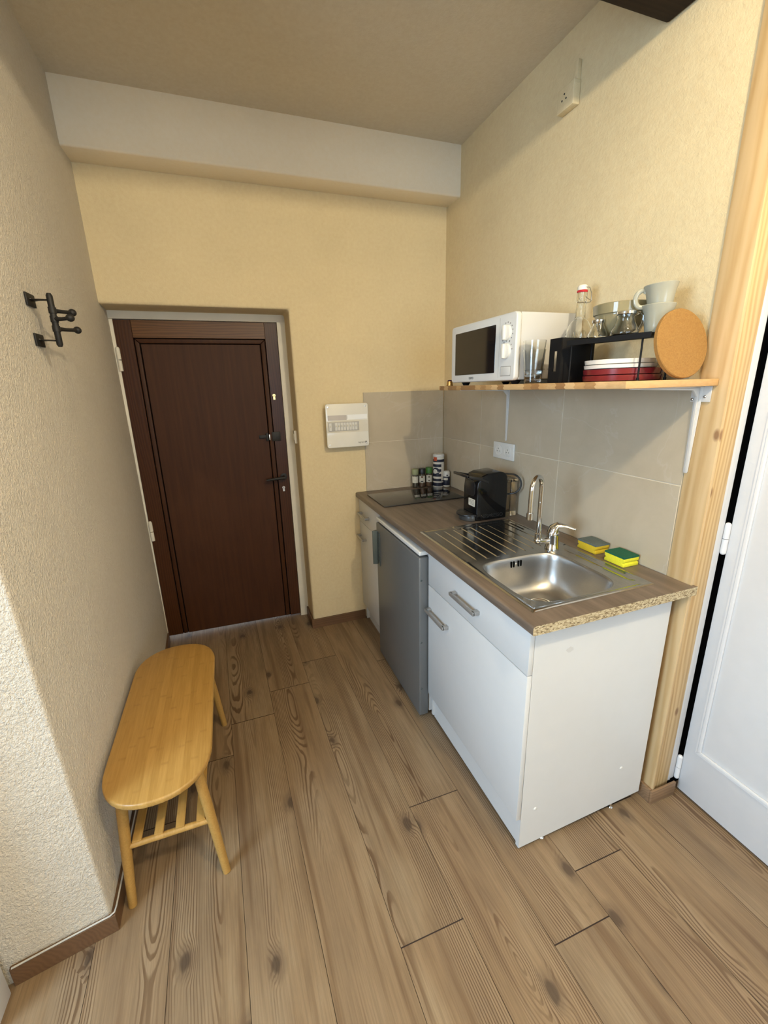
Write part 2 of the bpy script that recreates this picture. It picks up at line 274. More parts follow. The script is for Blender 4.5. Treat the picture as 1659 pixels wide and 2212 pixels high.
# ------------------------------------------------------------------ geometry helpers
ORIGIN = {}
class MB:
    def __init__(s): s.bm = bmesh.new()
    def _add(s, t, mi=0, xf=None):
        if xf is not None: bmesh.ops.transform(t, matrix=xf, verts=t.verts)
        for f in t.faces: f.material_index = mi
        me = bpy.data.meshes.new('tmp'); t.to_mesh(me); t.free(); s.bm.from_mesh(me); bpy.data.meshes.remove(me)
        return s
    def box(s, x0, x1, y0, y1, z0, z1, bev=0.0, seg=2, mi=0, xf=None):
        t = bmesh.new(); bmesh.ops.create_cube(t, size=1.0)
        for v in t.verts: v.co = Vector(((x0 + x1) / 2 + v.co.x * (x1 - x0), (y0 + y1) / 2 + v.co.y * (y1 - y0), (z0 + z1) / 2 + v.co.z * (z1 - z0)))
        if bev: bmesh.ops.bevel(t, geom=list(t.edges), offset=bev, segments=seg, profile=0.5, affect='EDGES')
        return s._add(t, mi, xf)
    def prism(s, poly, axis, a0, a1, bev=0.0, seg=2, mi=0, xf=None):
        """poly: 2-D outline in the two other axes (in x,y,z order), extruded along axis from a0 to a1"""
        t = bmesh.new()
        def P(q, a): return {'x': (a, q[0], q[1]), 'y': (q[0], a, q[1]), 'z': (q[0], q[1], a)}[axis]
        lo = [t.verts.new(P(q, a0)) for q in poly]; hi = [t.verts.new(P(q, a1)) for q in poly]
        t.faces.new(lo); t.faces.new(hi[::-1]); n = len(poly)
        for i in range(n): t.faces.new((lo[i], lo[(i + 1) % n], hi[(i + 1) % n], hi[i]))
        bmesh.ops.recalc_face_normals(t, faces=t.faces)
        if bev: bmesh.ops.bevel(t, geom=list(t.edges), offset=bev, segments=seg, profile=0.5, affect='EDGES')
        return s._add(t, mi, xf)
    def tube(s, pts, r, n=14, mi=0, closed=False, xf=None, flat=None):
        t = bmesh.new(); pts = [Vector(p) for p in pts]; k = len(pts); rs = r if isinstance(r, (list, tuple)) else [r] * k
        T = []
        for i in range(k):
            a = pts[(i - 1) % k] if closed else pts[max(i - 1, 0)]; b = pts[(i + 1) % k] if closed else pts[min(i + 1, k - 1)]
            T.append((b - a).normalized())
        up = Vector((0, 0, 1)) if abs(T[0].z) < 0.9 else Vector((1, 0, 0))
        nrm = T[0].cross(up).normalized(); rings = []
        for i in range(k):
            nrm = (nrm - T[i] * nrm.dot(T[i])).normalized(); bn = T[i].cross(nrm)
            fy = 1.0 if flat is None else flat
            rings.append([t.verts.new(pts[i] + (nrm * math.cos(2 * PI * j / n) + bn * math.sin(2 * PI * j / n) * fy) * rs[i]) for j in range(n)])
        for i in range(k if closed else k - 1):
            A, B = rings[i], rings[(i + 1) % k]
            for j in range(n): t.faces.new((A[j], A[(j + 1) % n], B[(j + 1) % n], B[j]))
        if not closed: t.faces.new(rings[0][::-1]); t.faces.new(rings[-1])
        bmesh.ops.recalc_face_normals(t, faces=t.faces)
        return s._add(t, mi, xf)
    def lathe(s, prof, c=(0, 0, 0), n=40, mi=0, xf=None):
        t = bmesh.new(); rings = []
        for r, z in prof:
            if r < 1e-6: rings.append([t.verts.new((c[0], c[1], c[2] + z))])
            else: rings.append([t.verts.new((c[0] + r * math.cos(2 * PI * j / n), c[1] + r * math.sin(2 * PI * j / n), c[2] + z)) for j in range(n)])
        for A, B in zip(rings, rings[1:]):
            for j in range(n):
                j2 = (j + 1) % n
                if len(A) == 1 and len(B) == 1: continue
                if len(A) == 1: t.faces.new((A[0], B[j2], B[j]))
                elif len(B) == 1: t.faces.new((A[j], A[j2], B[0]))
                else: t.faces.new((A[j], A[j2], B[j2], B[j]))
        bmesh.ops.recalc_face_normals(t, faces=t.faces)
        return s._add(t, mi, xf)
    def cyl(s, a, b, r, n=20, mi=0, r2=None): return s.tube([a, b], [r, r if r2 is None else r2], n, mi)
    def ball(s, c, r, sc=(1, 1, 1), mi=0):
        t = bmesh.new(); bmesh.ops.create_uvsphere(t, u_segments=20, v_segments=12, radius=r)
        for v in t.verts: v.co = Vector((c[0] + v.co.x * sc[0], c[1] + v.co.y * sc[1], c[2] + v.co.z * sc[2]))
        return s._add(t, mi)
    def face(s, pts, mi=0):
        t = bmesh.new(); t.faces.new([t.verts.new(p) for p in pts]); return s._add(t, mi)
    def build(s, name, mats, parent=None, smooth=40):
        me = bpy.data.meshes.new(name)
        off = ORIGIN.get(root_of(parent).name, Vector((0, 0, 0))) if parent else Vector((0, 0, 0))
        for v in s.bm.verts: v.co -= off
        s.bm.to_mesh(me); s.bm.free()
        mats = mats if isinstance(mats, (list, tuple)) else [mats]
        for q in mats: me.materials.append(M[q] if isinstance(q, str) else q)
        if smooth:
            me.shade_smooth()
            try: me.set_sharp_from_angle(angle=math.radians(smooth))
            except Exception: pass
        o = bpy.data.objects.new(name, me); COL.objects.link(o)
        if parent: o.parent = parent
        return o

def root_of(o):
    while o.parent: o = o.parent
    return o
def thing(name, label, cat, loc=(0, 0, 0), rotz=0.0, group=None, world=False):
    """an Empty at the thing's base; world=True: its parts are given in room coordinates"""
    o = bpy.data.objects.new(name, None); COL.objects.link(o); o.location = loc; o.rotation_euler = (0, 0, rotz); o.empty_display_size = 0.05
    o['label'] = label; o['category'] = cat
    if group: o['group'] = group
    if world: ORIGIN[o.name] = Vector(loc)
    return o
def tag(o, label, cat, group=None):
    o['label'] = label; o['category'] = cat
    if group: o['group'] = group
    return o
def struct(o, label=None):
    o['kind'] = 'structure'
    if label: o['label'] = label
    return o
def sroot(name, label):
    o = bpy.data.objects.new(name, None); COL.objects.link(o); o['kind'] = 'structure'; o['label'] = label; o.empty_display_size = 0.05
    return o
def text(name, body, size, parent, loc, right, up, mat, ext=0.0003):
    """flat lettering lying in the plane spanned by right and up"""
    c = bpy.data.curves.new(name, 'FONT'); c.body = body; c.size = size; c.extrude = ext; c.align_x = 'CENTER'; c.align_y = 'CENTER'
    t_ = bpy.data.objects.new('tmp', c); COL.objects.link(t_); bpy.context.view_layer.update()
    me = bpy.data.meshes.new_from_object(t_.evaluated_get(bpy.context.evaluated_depsgraph_get())); me.name = name
    bpy.data.objects.remove(t_); bpy.data.curves.remove(c); me.materials.clear(); me.materials.append(M[mat])
    o = bpy.data.objects.new(name, me); COL.objects.link(o)
    off = ORIGIN.get(root_of(parent).name, Vector((0, 0, 0)))
    x = Vector(right).normalized(); y = Vector(up).normalized(); z = x.cross(y); l = Vector(loc) - off
    o.parent = parent
    o.matrix_local = Matrix(((x.x, y.x, z.x, l.x), (x.y, y.y, z.y, l.y), (x.z, y.z, z.z, l.z), (0, 0, 0, 1)))
    return o
def arc(c, r, a0, a1, n, e1, e2):
    c = Vector(c); e1 = Vector(e1); e2 = Vector(e2)
    return [c + (e1 * math.cos(a0 + (a1 - a0) * i / n) + e2 * math.sin(a0 + (a1 - a0) * i / n)) * r for i in range(n + 1)]
def rrect(x0, x1, y0, y1, r, n=6):
    o = []
    for cx, cy, a in ((x1 - r, y1 - r, 0), (x0 + r, y1 - r, PI / 2), (x0 + r, y0 + r, PI), (x1 - r, y0 + r, 1.5 * PI)):
        for i in range(n + 1): o.append((cx + r * math.cos(a + PI / 2 * i / n), cy + r * math.sin(a + PI / 2 * i / n)))
    return o

# ------------------------------------------------------------------ the room
H = 0.8732; ZC = 2.677
# floor: single boards with a hair gap
bm = bmesh.new(); uvl = bm.loops.layers.uv.new('board'); rl = bm.loops.layers.float_color.new('rnd')
xb = [-3.6, -3.4, -3.2, -3.01, -2.81, -2.61, -2.41, -2.21, -2.01, -1.81, -1.612, -1.412, -1.217, -1.014, -0.819, -0.62, -0.425, -0.237, -0.04, 0.16, 0.36, 0.56]
seams = {10: -0.882, 11: -0.695, 12: -0.53, 13: -0.347, 14: -1.37, 15: -0.491, 16: -1.757, 17: -1.625}
LP = 1.395; Y0, Y1 = -5.3, 0.6
def sk(x, y): return x - 0.028 * (y + 1.8)
for i in range(len(xb) - 1):
    s0 = seams.get(i, random.uniform(-1.4, 0)); k = s0
    while k > Y0: k -= LP
    ys = []
    while k < Y1: ys.append(k); k += LP
    ys.append(k)
    for a, b in zip(ys, ys[1:]):
        a2, b2 = max(a, Y0), min(b, Y1)
        if b2 - a2 < 0.01: continue
        rc = (random.random(), random.random(), random.random(), 1); vo = random.uniform(0, 20)
        gx, gy = 0.0007, 0.0016
        q = [(xb[i] + gx, a2 + gy), (xb[i + 1] - gx, a2 + gy), (xb[i + 1] - gx, b2 - gy), (xb[i] + gx, b2 - gy)]
        f = bm.faces.new([bm.verts.new((sk(*t), t[1], 0.0)) for t in q]); f.material_index = 0
        for l, t in zip(f.loops, q): l[uvl].uv = (t[0] - xb[i], t[1] + vo); l[rl] = rc
f = bm.faces.new([bm.verts.new(t) for t in ((-3.7, Y0, -0.0025), (0.7, Y0, -0.0025), (0.7, Y1, -0.0025), (-3.7, Y1, -0.0025))]); f.material_index = 1
f = bm.faces.new([bm.verts.new(t) for t in ((-3.7, Y0, -0.05), (-3.7, Y1, -0.05), (0.7, Y1, -0.05), (0.7, Y0, -0.05))]); f.material_index = 1
me = bpy.data.meshes.new('floor'); bm.to_mesh(me); bm.free(); me.materials.append(M['floor']); me.materials.append(M['seam'])
fl = bpy.data.objects.new('floor', me); COL.objects.link(fl); struct(fl, 'brown wood-look plank floor')

struct(MB().box(-3.5, 0.5, -5.2, 0.6, ZC, ZC + 0.1).build('ceiling', 'ceil'), 'plain beige ceiling')
# back wall with the door recess
poly = [(0.3, 0.0), (0.3, ZC), (-2.1, ZC), (-2.1, 1.90), (-0.92, 1.90), (-0.92, 0.0)]
struct(MB().prism(poly, 'y', 0.0, 0.26, 0.014, 3).build('wall_back', 'wall'), 'cream plastered back wall with the deep door recess')
# left wall: chimney-breast like block, its near corner leaning a little
b = MB(); t = bmesh.new()
def ring(z, dy): return [(-1.803, 0.26, z), (-1.791, 0.0, z), (-1.775, -1.405 - dy, z), (-2.03, -1.452 - dy, z), (-3.2, -1.60 - dy, z), (-3.2, 0.26, z)]
zs = [0, 0.5, 1.0, 1.5, 2.0, ZC]; rg = [[t.verts.new(q) for q in ring(z, 0.032 * z)] for z in zs]
for A, B in zip(rg, rg[1:]):
    for i in range(6): t.faces.new((A[i], A[(i + 1) % 6], B[(i + 1) % 6], B[i]))
t.faces.new(rg[0]); t.faces.new(rg[-1][::-1]); bmesh.ops.recalc_face_normals(t, faces=t.faces)
ed = [e for e in t.edges if all(abs(v.co.x + 1.775) < 0.002 for v in e.verts)]
bmesh.ops.bevel(t, geom=ed, offset=0.008, segments=3, profile=0.5, affect='EDGES')
b._add(t); struct(b.build('wall_left', 'wall_rough', smooth=50), 'roughcast left wall ending in an outside corner')
struct(MB().box(0.006, 0.30, -1.60, 0.26, 0, ZC).build('wall_right', 'wall'), 'cream plastered right wall above the worktop')
# parts of the room behind the camera
b = MB().box(-3.5, -1.50, -5.2, -5.1, 0, ZC).box(0.0, 0.5, -5.2, -5.1, 0, ZC).box(-1.50, 0.0, -5.2, -5.1, 0, 0.80).box(-1.50, 0.0, -5.2, -5.1, 2.20, ZC)
struct(b.build('wall_rear', 'wall'), 'rear wall with a window')
wf = sroot('window_2', 'white window in the rear wall')
MB().box(-1.50, -1.45, -5.16, -5.10, 0.80, 2.20, 0.004).box(-0.05, 0.0, -5.16, -5.10, 0.80, 2.20, 0.004).box(-1.45, -0.05, -5.16, -5.10, 0.80, 0.85, 0.004).box(-1.45, -0.05, -5.16, -5.10, 2.15, 2.20, 0.004).box(-0.77, -0.73, -5.155, -5.105, 0.85, 2.15, 0.004).build('window_frame', 'white_paint', wf)
b = MB().box(-3.1, -2.95, -5.1, -2.98, 0, ZC).box(-3.1, -2.95, -2.98, -1.64, 0, 0.75).box(-3.1, -2.95, -2.98, -1.64, 2.15, ZC).box(-3.1, -2.95, -1.92, -1.64, 0.75, 2.15)
struct(b.build('wall_side', 'wall_rough'), 'side wall with the window')
wf = sroot('window_1', 'white window letting the daylight in')
b = MB().box(-3.04, -2.98, -2.98, -2.94, 0.75, 2.15, 0.004).box(-3.04, -2.98, -1.96, -1.92, 0.75, 2.15, 0.004).box(-3.04, -2.98, -2.94, -1.96, 0.75, 0.79, 0.004).box(-3.04, -2.98, -2.94, -1.96, 2.11, 2.15, 0.004)
b.build('window_frame', 'white_paint', wf)
b = MB().box(0.155, 0.3, -5.1, -2.56, 0, ZC).box(0.155, 0.3, -2.56, -1.60, 2.08, ZC)
struct(b.build('wall_passage', 'wall'), 'wall around the white door')

# soffit box over the entrance door, dark ceiling beam
struct(MB().prism([(-0.154, 2.446), (-0.154, ZC + 0.02), (0.02, ZC + 0.02), (0.02, 2.452)], 'x', -2.0, 0.2, 0.010, 3).build('trim_1', 'soffit'), 'boxed plaster soffit over the entrance door')
struct(MB().box(-3.3, 0.003, -1.50, -1.323, 2.45, ZC + 0.02, 0.006, 2).build('trim_2', 'beam'), 'dark timber ceiling beam')

# tiles
def tiles(name, rects, axis, face, back, label):
    b = MB(); g = 0.0016
    for (a0, a1, z0, z1) in rects:
        if axis == 'x': b.box(face, back, a0 + g, a1 - g, z0 + g, z1 - g, 0.0008, 1)
        else: b.box(a0 + g, a1 - g, face, back, z0 + g, z1 - g, 0.0008, 1)
    A0 = min(r[0] for r in rects); A1 = max(r[1] for r in rects); Z0 = min(r[2] for r in rects); Z1 = max(r[3] for r in rects)
    if axis == 'x': b.box(face + 0.0012, back, A0 + 0.001, A1 - 0.001, Z0, Z1 - 0.001, mi=1)
    else: b.box(A0 + 0.001, A1 - 0.001, face + 0.0012, back, Z0, Z1 - 0.001, mi=1)
    return struct(b.build(name, ['tile', 'grout']), label)
ZG, ZT = 1.1731, 1.4657
rs = [(a, b_, z0, z1) for a, b_ in ((-1.585, -1.0505), (-1.0505, -0.4424), (-0.4424, -0.006)) for z0, z1 in ((H, ZG), (ZG, ZT))]
tiles('trim_3', rs, 'x', 0.0, 0.010, 'grey stone tiles behind the worktop, right wall')
tiles('trim_4', [(-0.529, -0.003, H, ZG), (-0.529, -0.003, ZG, ZT)], 'y', -0.008, 0.004, 'grey stone tiles behind the hob, back wall')

# timber post with casing at the wall's end
po = sroot('trim_5', 'pale pine post and boards at the end of the right wall')
MB().box(0.001, 0.013, -1.668, -1.587, 0.0, ZC, 0.002).build('pine_board', 'pine_side', po)
MB().box(0.0155, 0.089, -1.660, -1.602, 0.0, ZC, 0.003).build('post', 'pine', po)
MB().box(0.0895, 0.106, -1.657, -1.602, 0.05, ZC, 0.002).box(0.106, 0.129, -1.653, -1.602, 0.05, ZC, 0.002).build('door_casing', 'white_paint', po)
MB().box(0.129, 0.30, -1.640, -1.602, 0.0, ZC).build('gap_shade', 'void', po)  # black box painting the shade of the hinge gap
b = MB().box(-0.010, 0.110, -1.677, -1.6685, 0.0, 0.058, 0.001).box(-0.010, 0.0005, -1.668, -1.60, 0.0, 0.060, 0.001)
b.build('post_skirting', 'base_p', po)
# skirting boards
def skirt(name, pts, h, th, mat, label):
    """board along a plan polyline, thickness towards the left of travel"""
    P = [Vector((p[0], p[1])) for p in pts]; L = []
    for i in range(len(P)):
        d1 = (P[i] - P[i - 1]).normalized() if i else None; d2 = (P[i + 1] - P[i]).normalized() if i < len(P) - 1 else None
        n1 = Vector((-d1.y, d1.x)) if d1 else None; n2 = Vector((-d2.y, d2.x)) if d2 else None
        nn = n1 if n2 is None else n2 if n1 is None else (n1 + n2) / (1 + n1.dot(n2))
        L.append(P[i] + nn * th)
    poly = [tuple(q) for q in P] + [tuple(q) for q in reversed(L)]
    return struct(MB().prism(poly, 'z', 0.0, h, 0.0008, 1).build(name, mat, smooth=30), label)
skirt('baseboard_left', [(-1.998, -1.447), (-1.7748, -1.4055), (-1.7905, -0.001), (-1.802, 0.18)][::-1], 0.062, 0.012, 'base_l', 'brown skirting along the left wall')
skirt('baseboard_back', [(-0.921, 0.196), (-0.921, -0.0005), (-0.57, -0.0005)][::-1], 0.061, 0.011, 'base', 'brown skirting beside the entrance door')
struct(MB().box(-2.06, -1.999, -1.56, -1.470, 0, 2.2, 0.003).build('trim_6', 'white_paint'), 'white casing at the lower left edge')
cb = MB().tube([(-1.770, -0.30, 0.066), (-1.7655, -0.9, 0.068), (-1.7635, -1.395, 0.0665), (-1.765, -1.409, 0.0665), (-1.775, -1.416, 0.0665), (-1.88, -1.436, 0.067), (-1.99, -1.458, 0.067)], 0.0024, 8).build('cable', 'cable')
tag(cb, 'thin white cable lying on the skirting round the left wall corner', 'cable')

# ------------------------------------------------------------------ entrance door
d1 = sroot('door_1', 'dark stained wooden entrance door in a recess')
YD = 0.200
MB().prism([(-1.90, 1.8625), (-0.90, 1.861), (-0.90, 1.93), (-1.90, 1.93)], 'y', YD - 0.012, YD + 0.055, 0.002).prism([(-0.974, 0.0), (-0.965, 1.862), (-0.90, 1.862), (-0.90, 0.0)], 'y', YD - 0.012, YD + 0.055, 0.002).prism([(-1.797, 0.035), (-1.784, 1.862), (-1.86, 1.862), (-1.86, 0.035)], 'y', YD - 0.004, YD + 0.055, 0.002).build('door_frame', 'white_old', d1)
# leaf: slab, stiles, rail, moulding strips with dark grooves between
b = MB().prism([(-1.7955, 0.030), (-0.9755, 0.012), (-0.967, 1.859), (-1.783, 1.859)], 'y', YD + 0.010, YD + 0.04)
b.build('door_leaf', 'groove', d1)  # near-black slab, visible only through the grooves
MB().prism([(-1.796, 0.030), (-1.714, 0.028), (-1.704, 1.771), (-1.704, 1.859), (-1.784, 1.859)], 'y', YD, YD + 0.012, 0.001, 1).prism([(-1.041, 0.014), (-0.9755, 0.013), (-0.967, 1.859), (-1.035, 1.859), (-1.035, 1.771)], 'y', YD, YD + 0.012, 0.001, 1).build('stile', 'darkdoor_frame', d1)
MB().prism([(-1.7035, 1.773), (-1.0355, 1.773), (-1.0355, 1.859), (-1.7035, 1.859)], 'y', YD, YD + 0.012, 0.001, 1).build('rail', 'darkdoor_rail', d1)
b = MB()
b.prism([(-1.709, 0.028), (-1.687, 0.028), (-1.680, 1.746), (-1.699, 1.766)], 'y', YD + 0.002, YD + 0.012, 0.002, 2)
b.prism([(-1.071, 0.016), (-1.047, 0.016), (-1.040, 1.767), (-1.063, 1.746)], 'y', YD + 0.002, YD + 0.012, 0.002, 2)
b.prism([(-1.677, 1.747), (-1.065, 1.747), (-1.042, 1.768), (-1.697, 1.768)], 'y', YD + 0.002, YD + 0.012, 0.002, 2)
b.build('moulding', 'darkdoor', d1)
MB().prism([(-1.681, 0.026), (-1.076, 0.016), (-1.069, 1.742), (-1.674, 1.742)], 'y', YD + 0.004, YD + 0.012, 0.001, 1).build('door_panel', 'darkdoor', d1)
h = MB().cyl((-1.003, YD, 0.972), (-1.003, YD - 0.045, 0.972), 0.009).tube([(-1.001, YD - 0.045, 0.972), (-1.02, YD - 0.047, 0.973), (-1.07, YD - 0.046, 0.970), (-1.112, YD - 0.044, 0.966)], [0.009, 0.010, 0.009, 0.007])
h.lathe([(0, 0), (0.021, 0), (0.021, 0.004), (0.012, 0.006), (0, 0.006)], xf=Matrix.Translation((-1.003, YD, 0.972)) @ Matrix.Rotation(PI / 2, 4, 'X')).build('door_handle', 'black_iron', d1)
def keyhole(x, z, mat):
    o = MB().lathe([(0, 0), (0.0085, 0), (0.0085, 0.004), (0, 0.004)], n=20, xf=Matrix.Translation((x, YD, z + 0.007)) @ Matrix.Rotation(PI / 2, 4, 'X')).box(x - 0.0055, x + 0.0055, YD - 0.004, YD, z - 0.017, z + 0.006).build('lock_cylinder', mat, d1)
    MB().box(x - 0.0012, x + 0.0012, YD - 0.0046, YD - 0.003, z + 0.001, z + 0.013).build('key_slot', 'ink', o)
keyhole(-1.016, 1.455, 'brass'); keyhole(-1.010, 0.897, 'screw')
b = MB().box(-1.125, -1.085, YD - 0.006, YD + 0.003, 1.215, 1.235, 0.001).box(-1.085, -1.072, YD - 0.010, YD + 0.003, 1.20, 1.245, 0.001).box(-1.050, -1.000, YD - 0.005, YD, 1.195, 1.250, 0.002)
b.build('old_bolt', 'black_iron', d1)
MB().box(-1.068, -1.062, YD - 0.009, YD, 1.203, 1.236, 0.0005).build('bolt_plate', 'screw', d1)
for z in (1.663, 0.72):
    MB().cyl((-1.783, YD - 0.010, z - 0.055), (-1.783, YD - 0.010, z - 0.002), 0.010).cyl((-1.783, YD - 0.010, z + 0.002), (-1.783, YD - 0.010, z + 0.055), 0.010).ball((-1.783, YD - 0.010, z + 0.056), 0.009).build('hinge', 'white_old', d1)
MB().box(-0.934, -0.919, 0.075, 0.115, 1.185, 1.26, 0.003).box(-0.937, -0.93, 0.088, 0.102, 1.205, 1.24, 0.001).build('strike_plate', 'white_old', d1)

# white door on the right
d2 = sroot('door_2', 'white panelled door on the right')
XD = 0.140
yA, yB = -2.46, -1.6645
b = MB().box(XD, XD + 0.035, yA, yB, 0.010, 2.05, 0.002)
b.build('door_leaf', 'white_paint', d2)
def frame_strip(y0, y1, z0, z1, w, t0, t1):
    """four mitred strips round a rectangle in the door face"""
    o = MB()
    o.prism([(y1, z0), (y1, z1), (y1 - w, z1 - w), (y1 - w, z0 + w)], 'x', XD - t1, XD - t0, 0.0015)
    o.prism([(y0, z0), (y0, z1), (y0 + w, z1 - w), (y0 + w, z0 + w)], 'x', XD - t1, XD - t0, 0.0015)
    o.prism([(y0, z0), (y1, z0), (y1 - w, z0 + w), (y0 + w, z0 + w)], 'x', XD - t1, XD - t0, 0.0015)
    o.prism([(y0, z1), (y1, z1), (y1 - w, z1 - w), (y0 + w, z1 - w)], 'x', XD - t1, XD - t0, 0.0015)
    return o
frame_strip(-2.42, -1.700, 0.205, 1.93, 0.008, 0.0, 0.004).build('moulding', 'white_paint', d2)
frame_strip(-2.411, -1.709, 0.214, 1.921, 0.011, 0.0, 0.007).build('moulding', 'white_paint', d2)
for z in (1.005, 0.105):
    MB().cyl((XD - 0.007, -1.660, z - 0.045), (XD - 0.007, -1.660, z - 0.001), 0.0085).cyl((XD - 0.007, -1.660, z + 0.001), (XD - 0.007, -1.660, z + 0.045), 0.0085).ball((XD - 0.007, -1.660, z + 0.045), 0.0083).ball((XD - 0.007, -1.660, z - 0.045), 0.0083).build('hinge', 'white_paint', d2)

# ------------------------------------------------------------------ kitchen units
def bar_handle(parent, x, y0, y1, z, mat='nickel', out=0.028):
    """cranked bar handle along y on a front facing -x"""
    b = MB().box(x - out, x - out + 0.009, y0, y1, z - 0.007, z + 0.007, 0.002)
    for yy in (y0 + 0.009, y1 - 0.009): b.box(x - out + 0.002, x + 0.0005, yy - 0.009, yy + 0.009, z - 0.007, z + 0.007, 0.002)
    return b.build('handle', mat, parent)

# narrow cabinet beside the back wall
XF = -0.583
c = thing('base_cabinet', 'narrow white base cabinet with a drawer, between the back wall and the grey fridge', 'cabinet', (-0.3, -0.2, 0), world=True)
b = MB().prism([(XF + 0.016, 0.135), (-0.02, 0.135), (-0.02, H - 0.0285), (XF + 0.016, H - 0.0285)], 'y', -0.398, -0.006)
b.prism([(XF + 0.018, 0.004), (-0.05, 0.004), (-0.05, 0.135), (XF + 0.018, 0.135)], 'y', -0.026, -0.0125, 0.001).build('body', 'white', c)
dr = MB().box(XF, XF + 0.0155, -0.397, -0.008, 0.692, H - 0.030, 0.0012).build('drawer', 'white', c); bar_handle(dr, XF, -0.215, -0.055, 0.755)
dr = MB().box(XF, XF + 0.0155, -0.397, -0.008, 0.118, 0.689, 0.0012).build('door', 'white', c); bar_handle(dr, XF, -0.140, 0.0 - 0.016, 0.600)
MB().box(XF + 0.035, XF + 0.05, -0.397, -0.030, 0.0, 0.133).build('plinth', 'white', c)

# fridge
fr = thing('fridge', 'small grey under-counter fridge between the two white cabinets', 'fridge', (-0.3, -0.72, 0), world=True)
MB().box(-0.562, -0.06, -0.972, -0.425, 0.02, 0.803, 0.004).build('body', 'white', fr)
MB().box(-0.609, -0.06, -0.974, -0.416, 0.810, 0.829, 0.005, 3).build('lid', 'white_plastic', fr)
fd = MB().box(-0.612, -0.566, -0.978, -0.420, 0.012, 0.803, 0.006, 3).build('door', 'fridge', fr)
b = MB().prism([(-0.612, -0.436), (-0.636, -0.427), (-0.636, -0.421), (-0.610, -0.410), (-0.600, -0.413), (-0.600, -0.436)], 'z', 0.565, 0.755, 0.002)
b.prism([(-0.6115, -0.475), (-0.6145, -0.475), (-0.6145, -0.436), (-0.6115, -0.436)], 'z', 0.567, 0.753, 0.0008).build('handle', 'fridge_handle', fd)
for z in (0.16, 0.40, 0.70): MB().ball((-0.602, -0.9785, z), 0.004, (1, 0.5, 1)).build('cover_cap', 'fridge_handle', fd)
for y in (-0.94, -0.46): MB().cyl((-0.53, y, 0), (-0.53, y, 0.022), 0.014).build('foot', 'black', fr)

# sink cabinet
XS = -0.573
c = thing('sink_cabinet', 'wide white sink cabinet at the free end of the worktop, with drawer front and door', 'cabinet', (-0.3, -1.31, 0), world=True)
b = MB().prism([(XS + 0.018, 0.010), (-0.028, 0.034), (-0.028, H - 0.0285), (XS + 0.018, H - 0.0285)], 'y', -1.640, -1.624, 0.0006, 1)
b.box(XS + 0.018, -0.04, -1.003, -0.988, 0.018, H - 0.0285, 0.0006, 1).box(XS + 0.018, -0.04, -1.624, -1.003, 0.140, 0.156).box(-0.05, -0.04, -1.624, -1.003, 0.14, 0.84)
b.box(XS + 0.017, XS + 0.033, -1.624, -1.003, H - 0.1, H - 0.0285)
b.build('body', 'white', c)
dr = MB().box(XS, XS + 0.0165, -1.6405, -0.986, 0.683, H - 0.030, 0.0012).build('drawer', 'white', c); bar_handle(dr, XS, -1.385, -1.215, 0.752)
dr = MB().box(XS, XS + 0.0165, -1.6405, -0.986, 0.137, 0.680, 0.0012).build('door', 'white', c); bar_handle(dr, XS, -1.170, -1.000, 0.575)
MB().box(XS + 0.024, XS + 0.039, -1.624, -1.004, 0.012, 0.139).build('plinth', 'white', c)
for x in (-0.455, -0.150):
    MB().lathe([(0, 0), (0.0065, 0), (0.008, 0.004), (0.0045, 0.008), (0.0045, 0.05), (0, 0.05)], (x, -1.632, 0), n=18).build('foot', 'chrome', c)
for x, z in ((-0.500, 0.157), (-0.137, 0.183)): MB().ball((x, -1.6402, z), 0.0065, (1, 0.35, 1)).build('cover_cap', 'white_plastic', c)
b = MB(); rnd = random.Random(3)
pp = [(-0.425 + 0.016 * math.cos(a) * rnd.uniform(.6, 1), 0.735 + 0.011 * math.sin(a) * rnd.uniform(.6, 1)) for a in [i * PI / 6 for i in range(12)]]
b.prism(pp, 'y', -1.6403, -1.6399).build('scuff_mark', 'scuff', c)

# worktop
LW = 1.6826; TT = 0.0285
b = MB()
pf = [(-0.553, H), (-0.553, H - TT), (-0.598, H - TT), (-0.601, H - TT + 0.003), (-0.601, H - 0.006), (-0.5995, H - 0.003), (-0.597, H - 0.001), (-0.593, H)]
b.prism(pf, 'y', -LW, -0.0085)
SX0, SX1, SY0, SY1 = -0.540, -0.105, -1.605, -0.872
b.box(-0.553, SX0, -LW, -0.0085, H - TT, H).box(SX1, -0.0005, -LW, -0.0085, H - TT, H).box(SX0, SX1, SY1, -0.0085, H - TT, H).box(SX0, SX1, -LW, SY0, H - TT, H)
b.box(-0.0005, 0.011, -LW, -1.6695, H - TT, H)
for f in b.bm.faces:
    if f.normal.y < -0.9 and abs(f.calc_center_median().y + LW) < 0.002: f.material_index = 1
wt = b.build('worktop', ['worktop', 'chipboard'], smooth=35)
tag(wt, 'brown wood-effect worktop with a raw chipboard end', 'worktop')

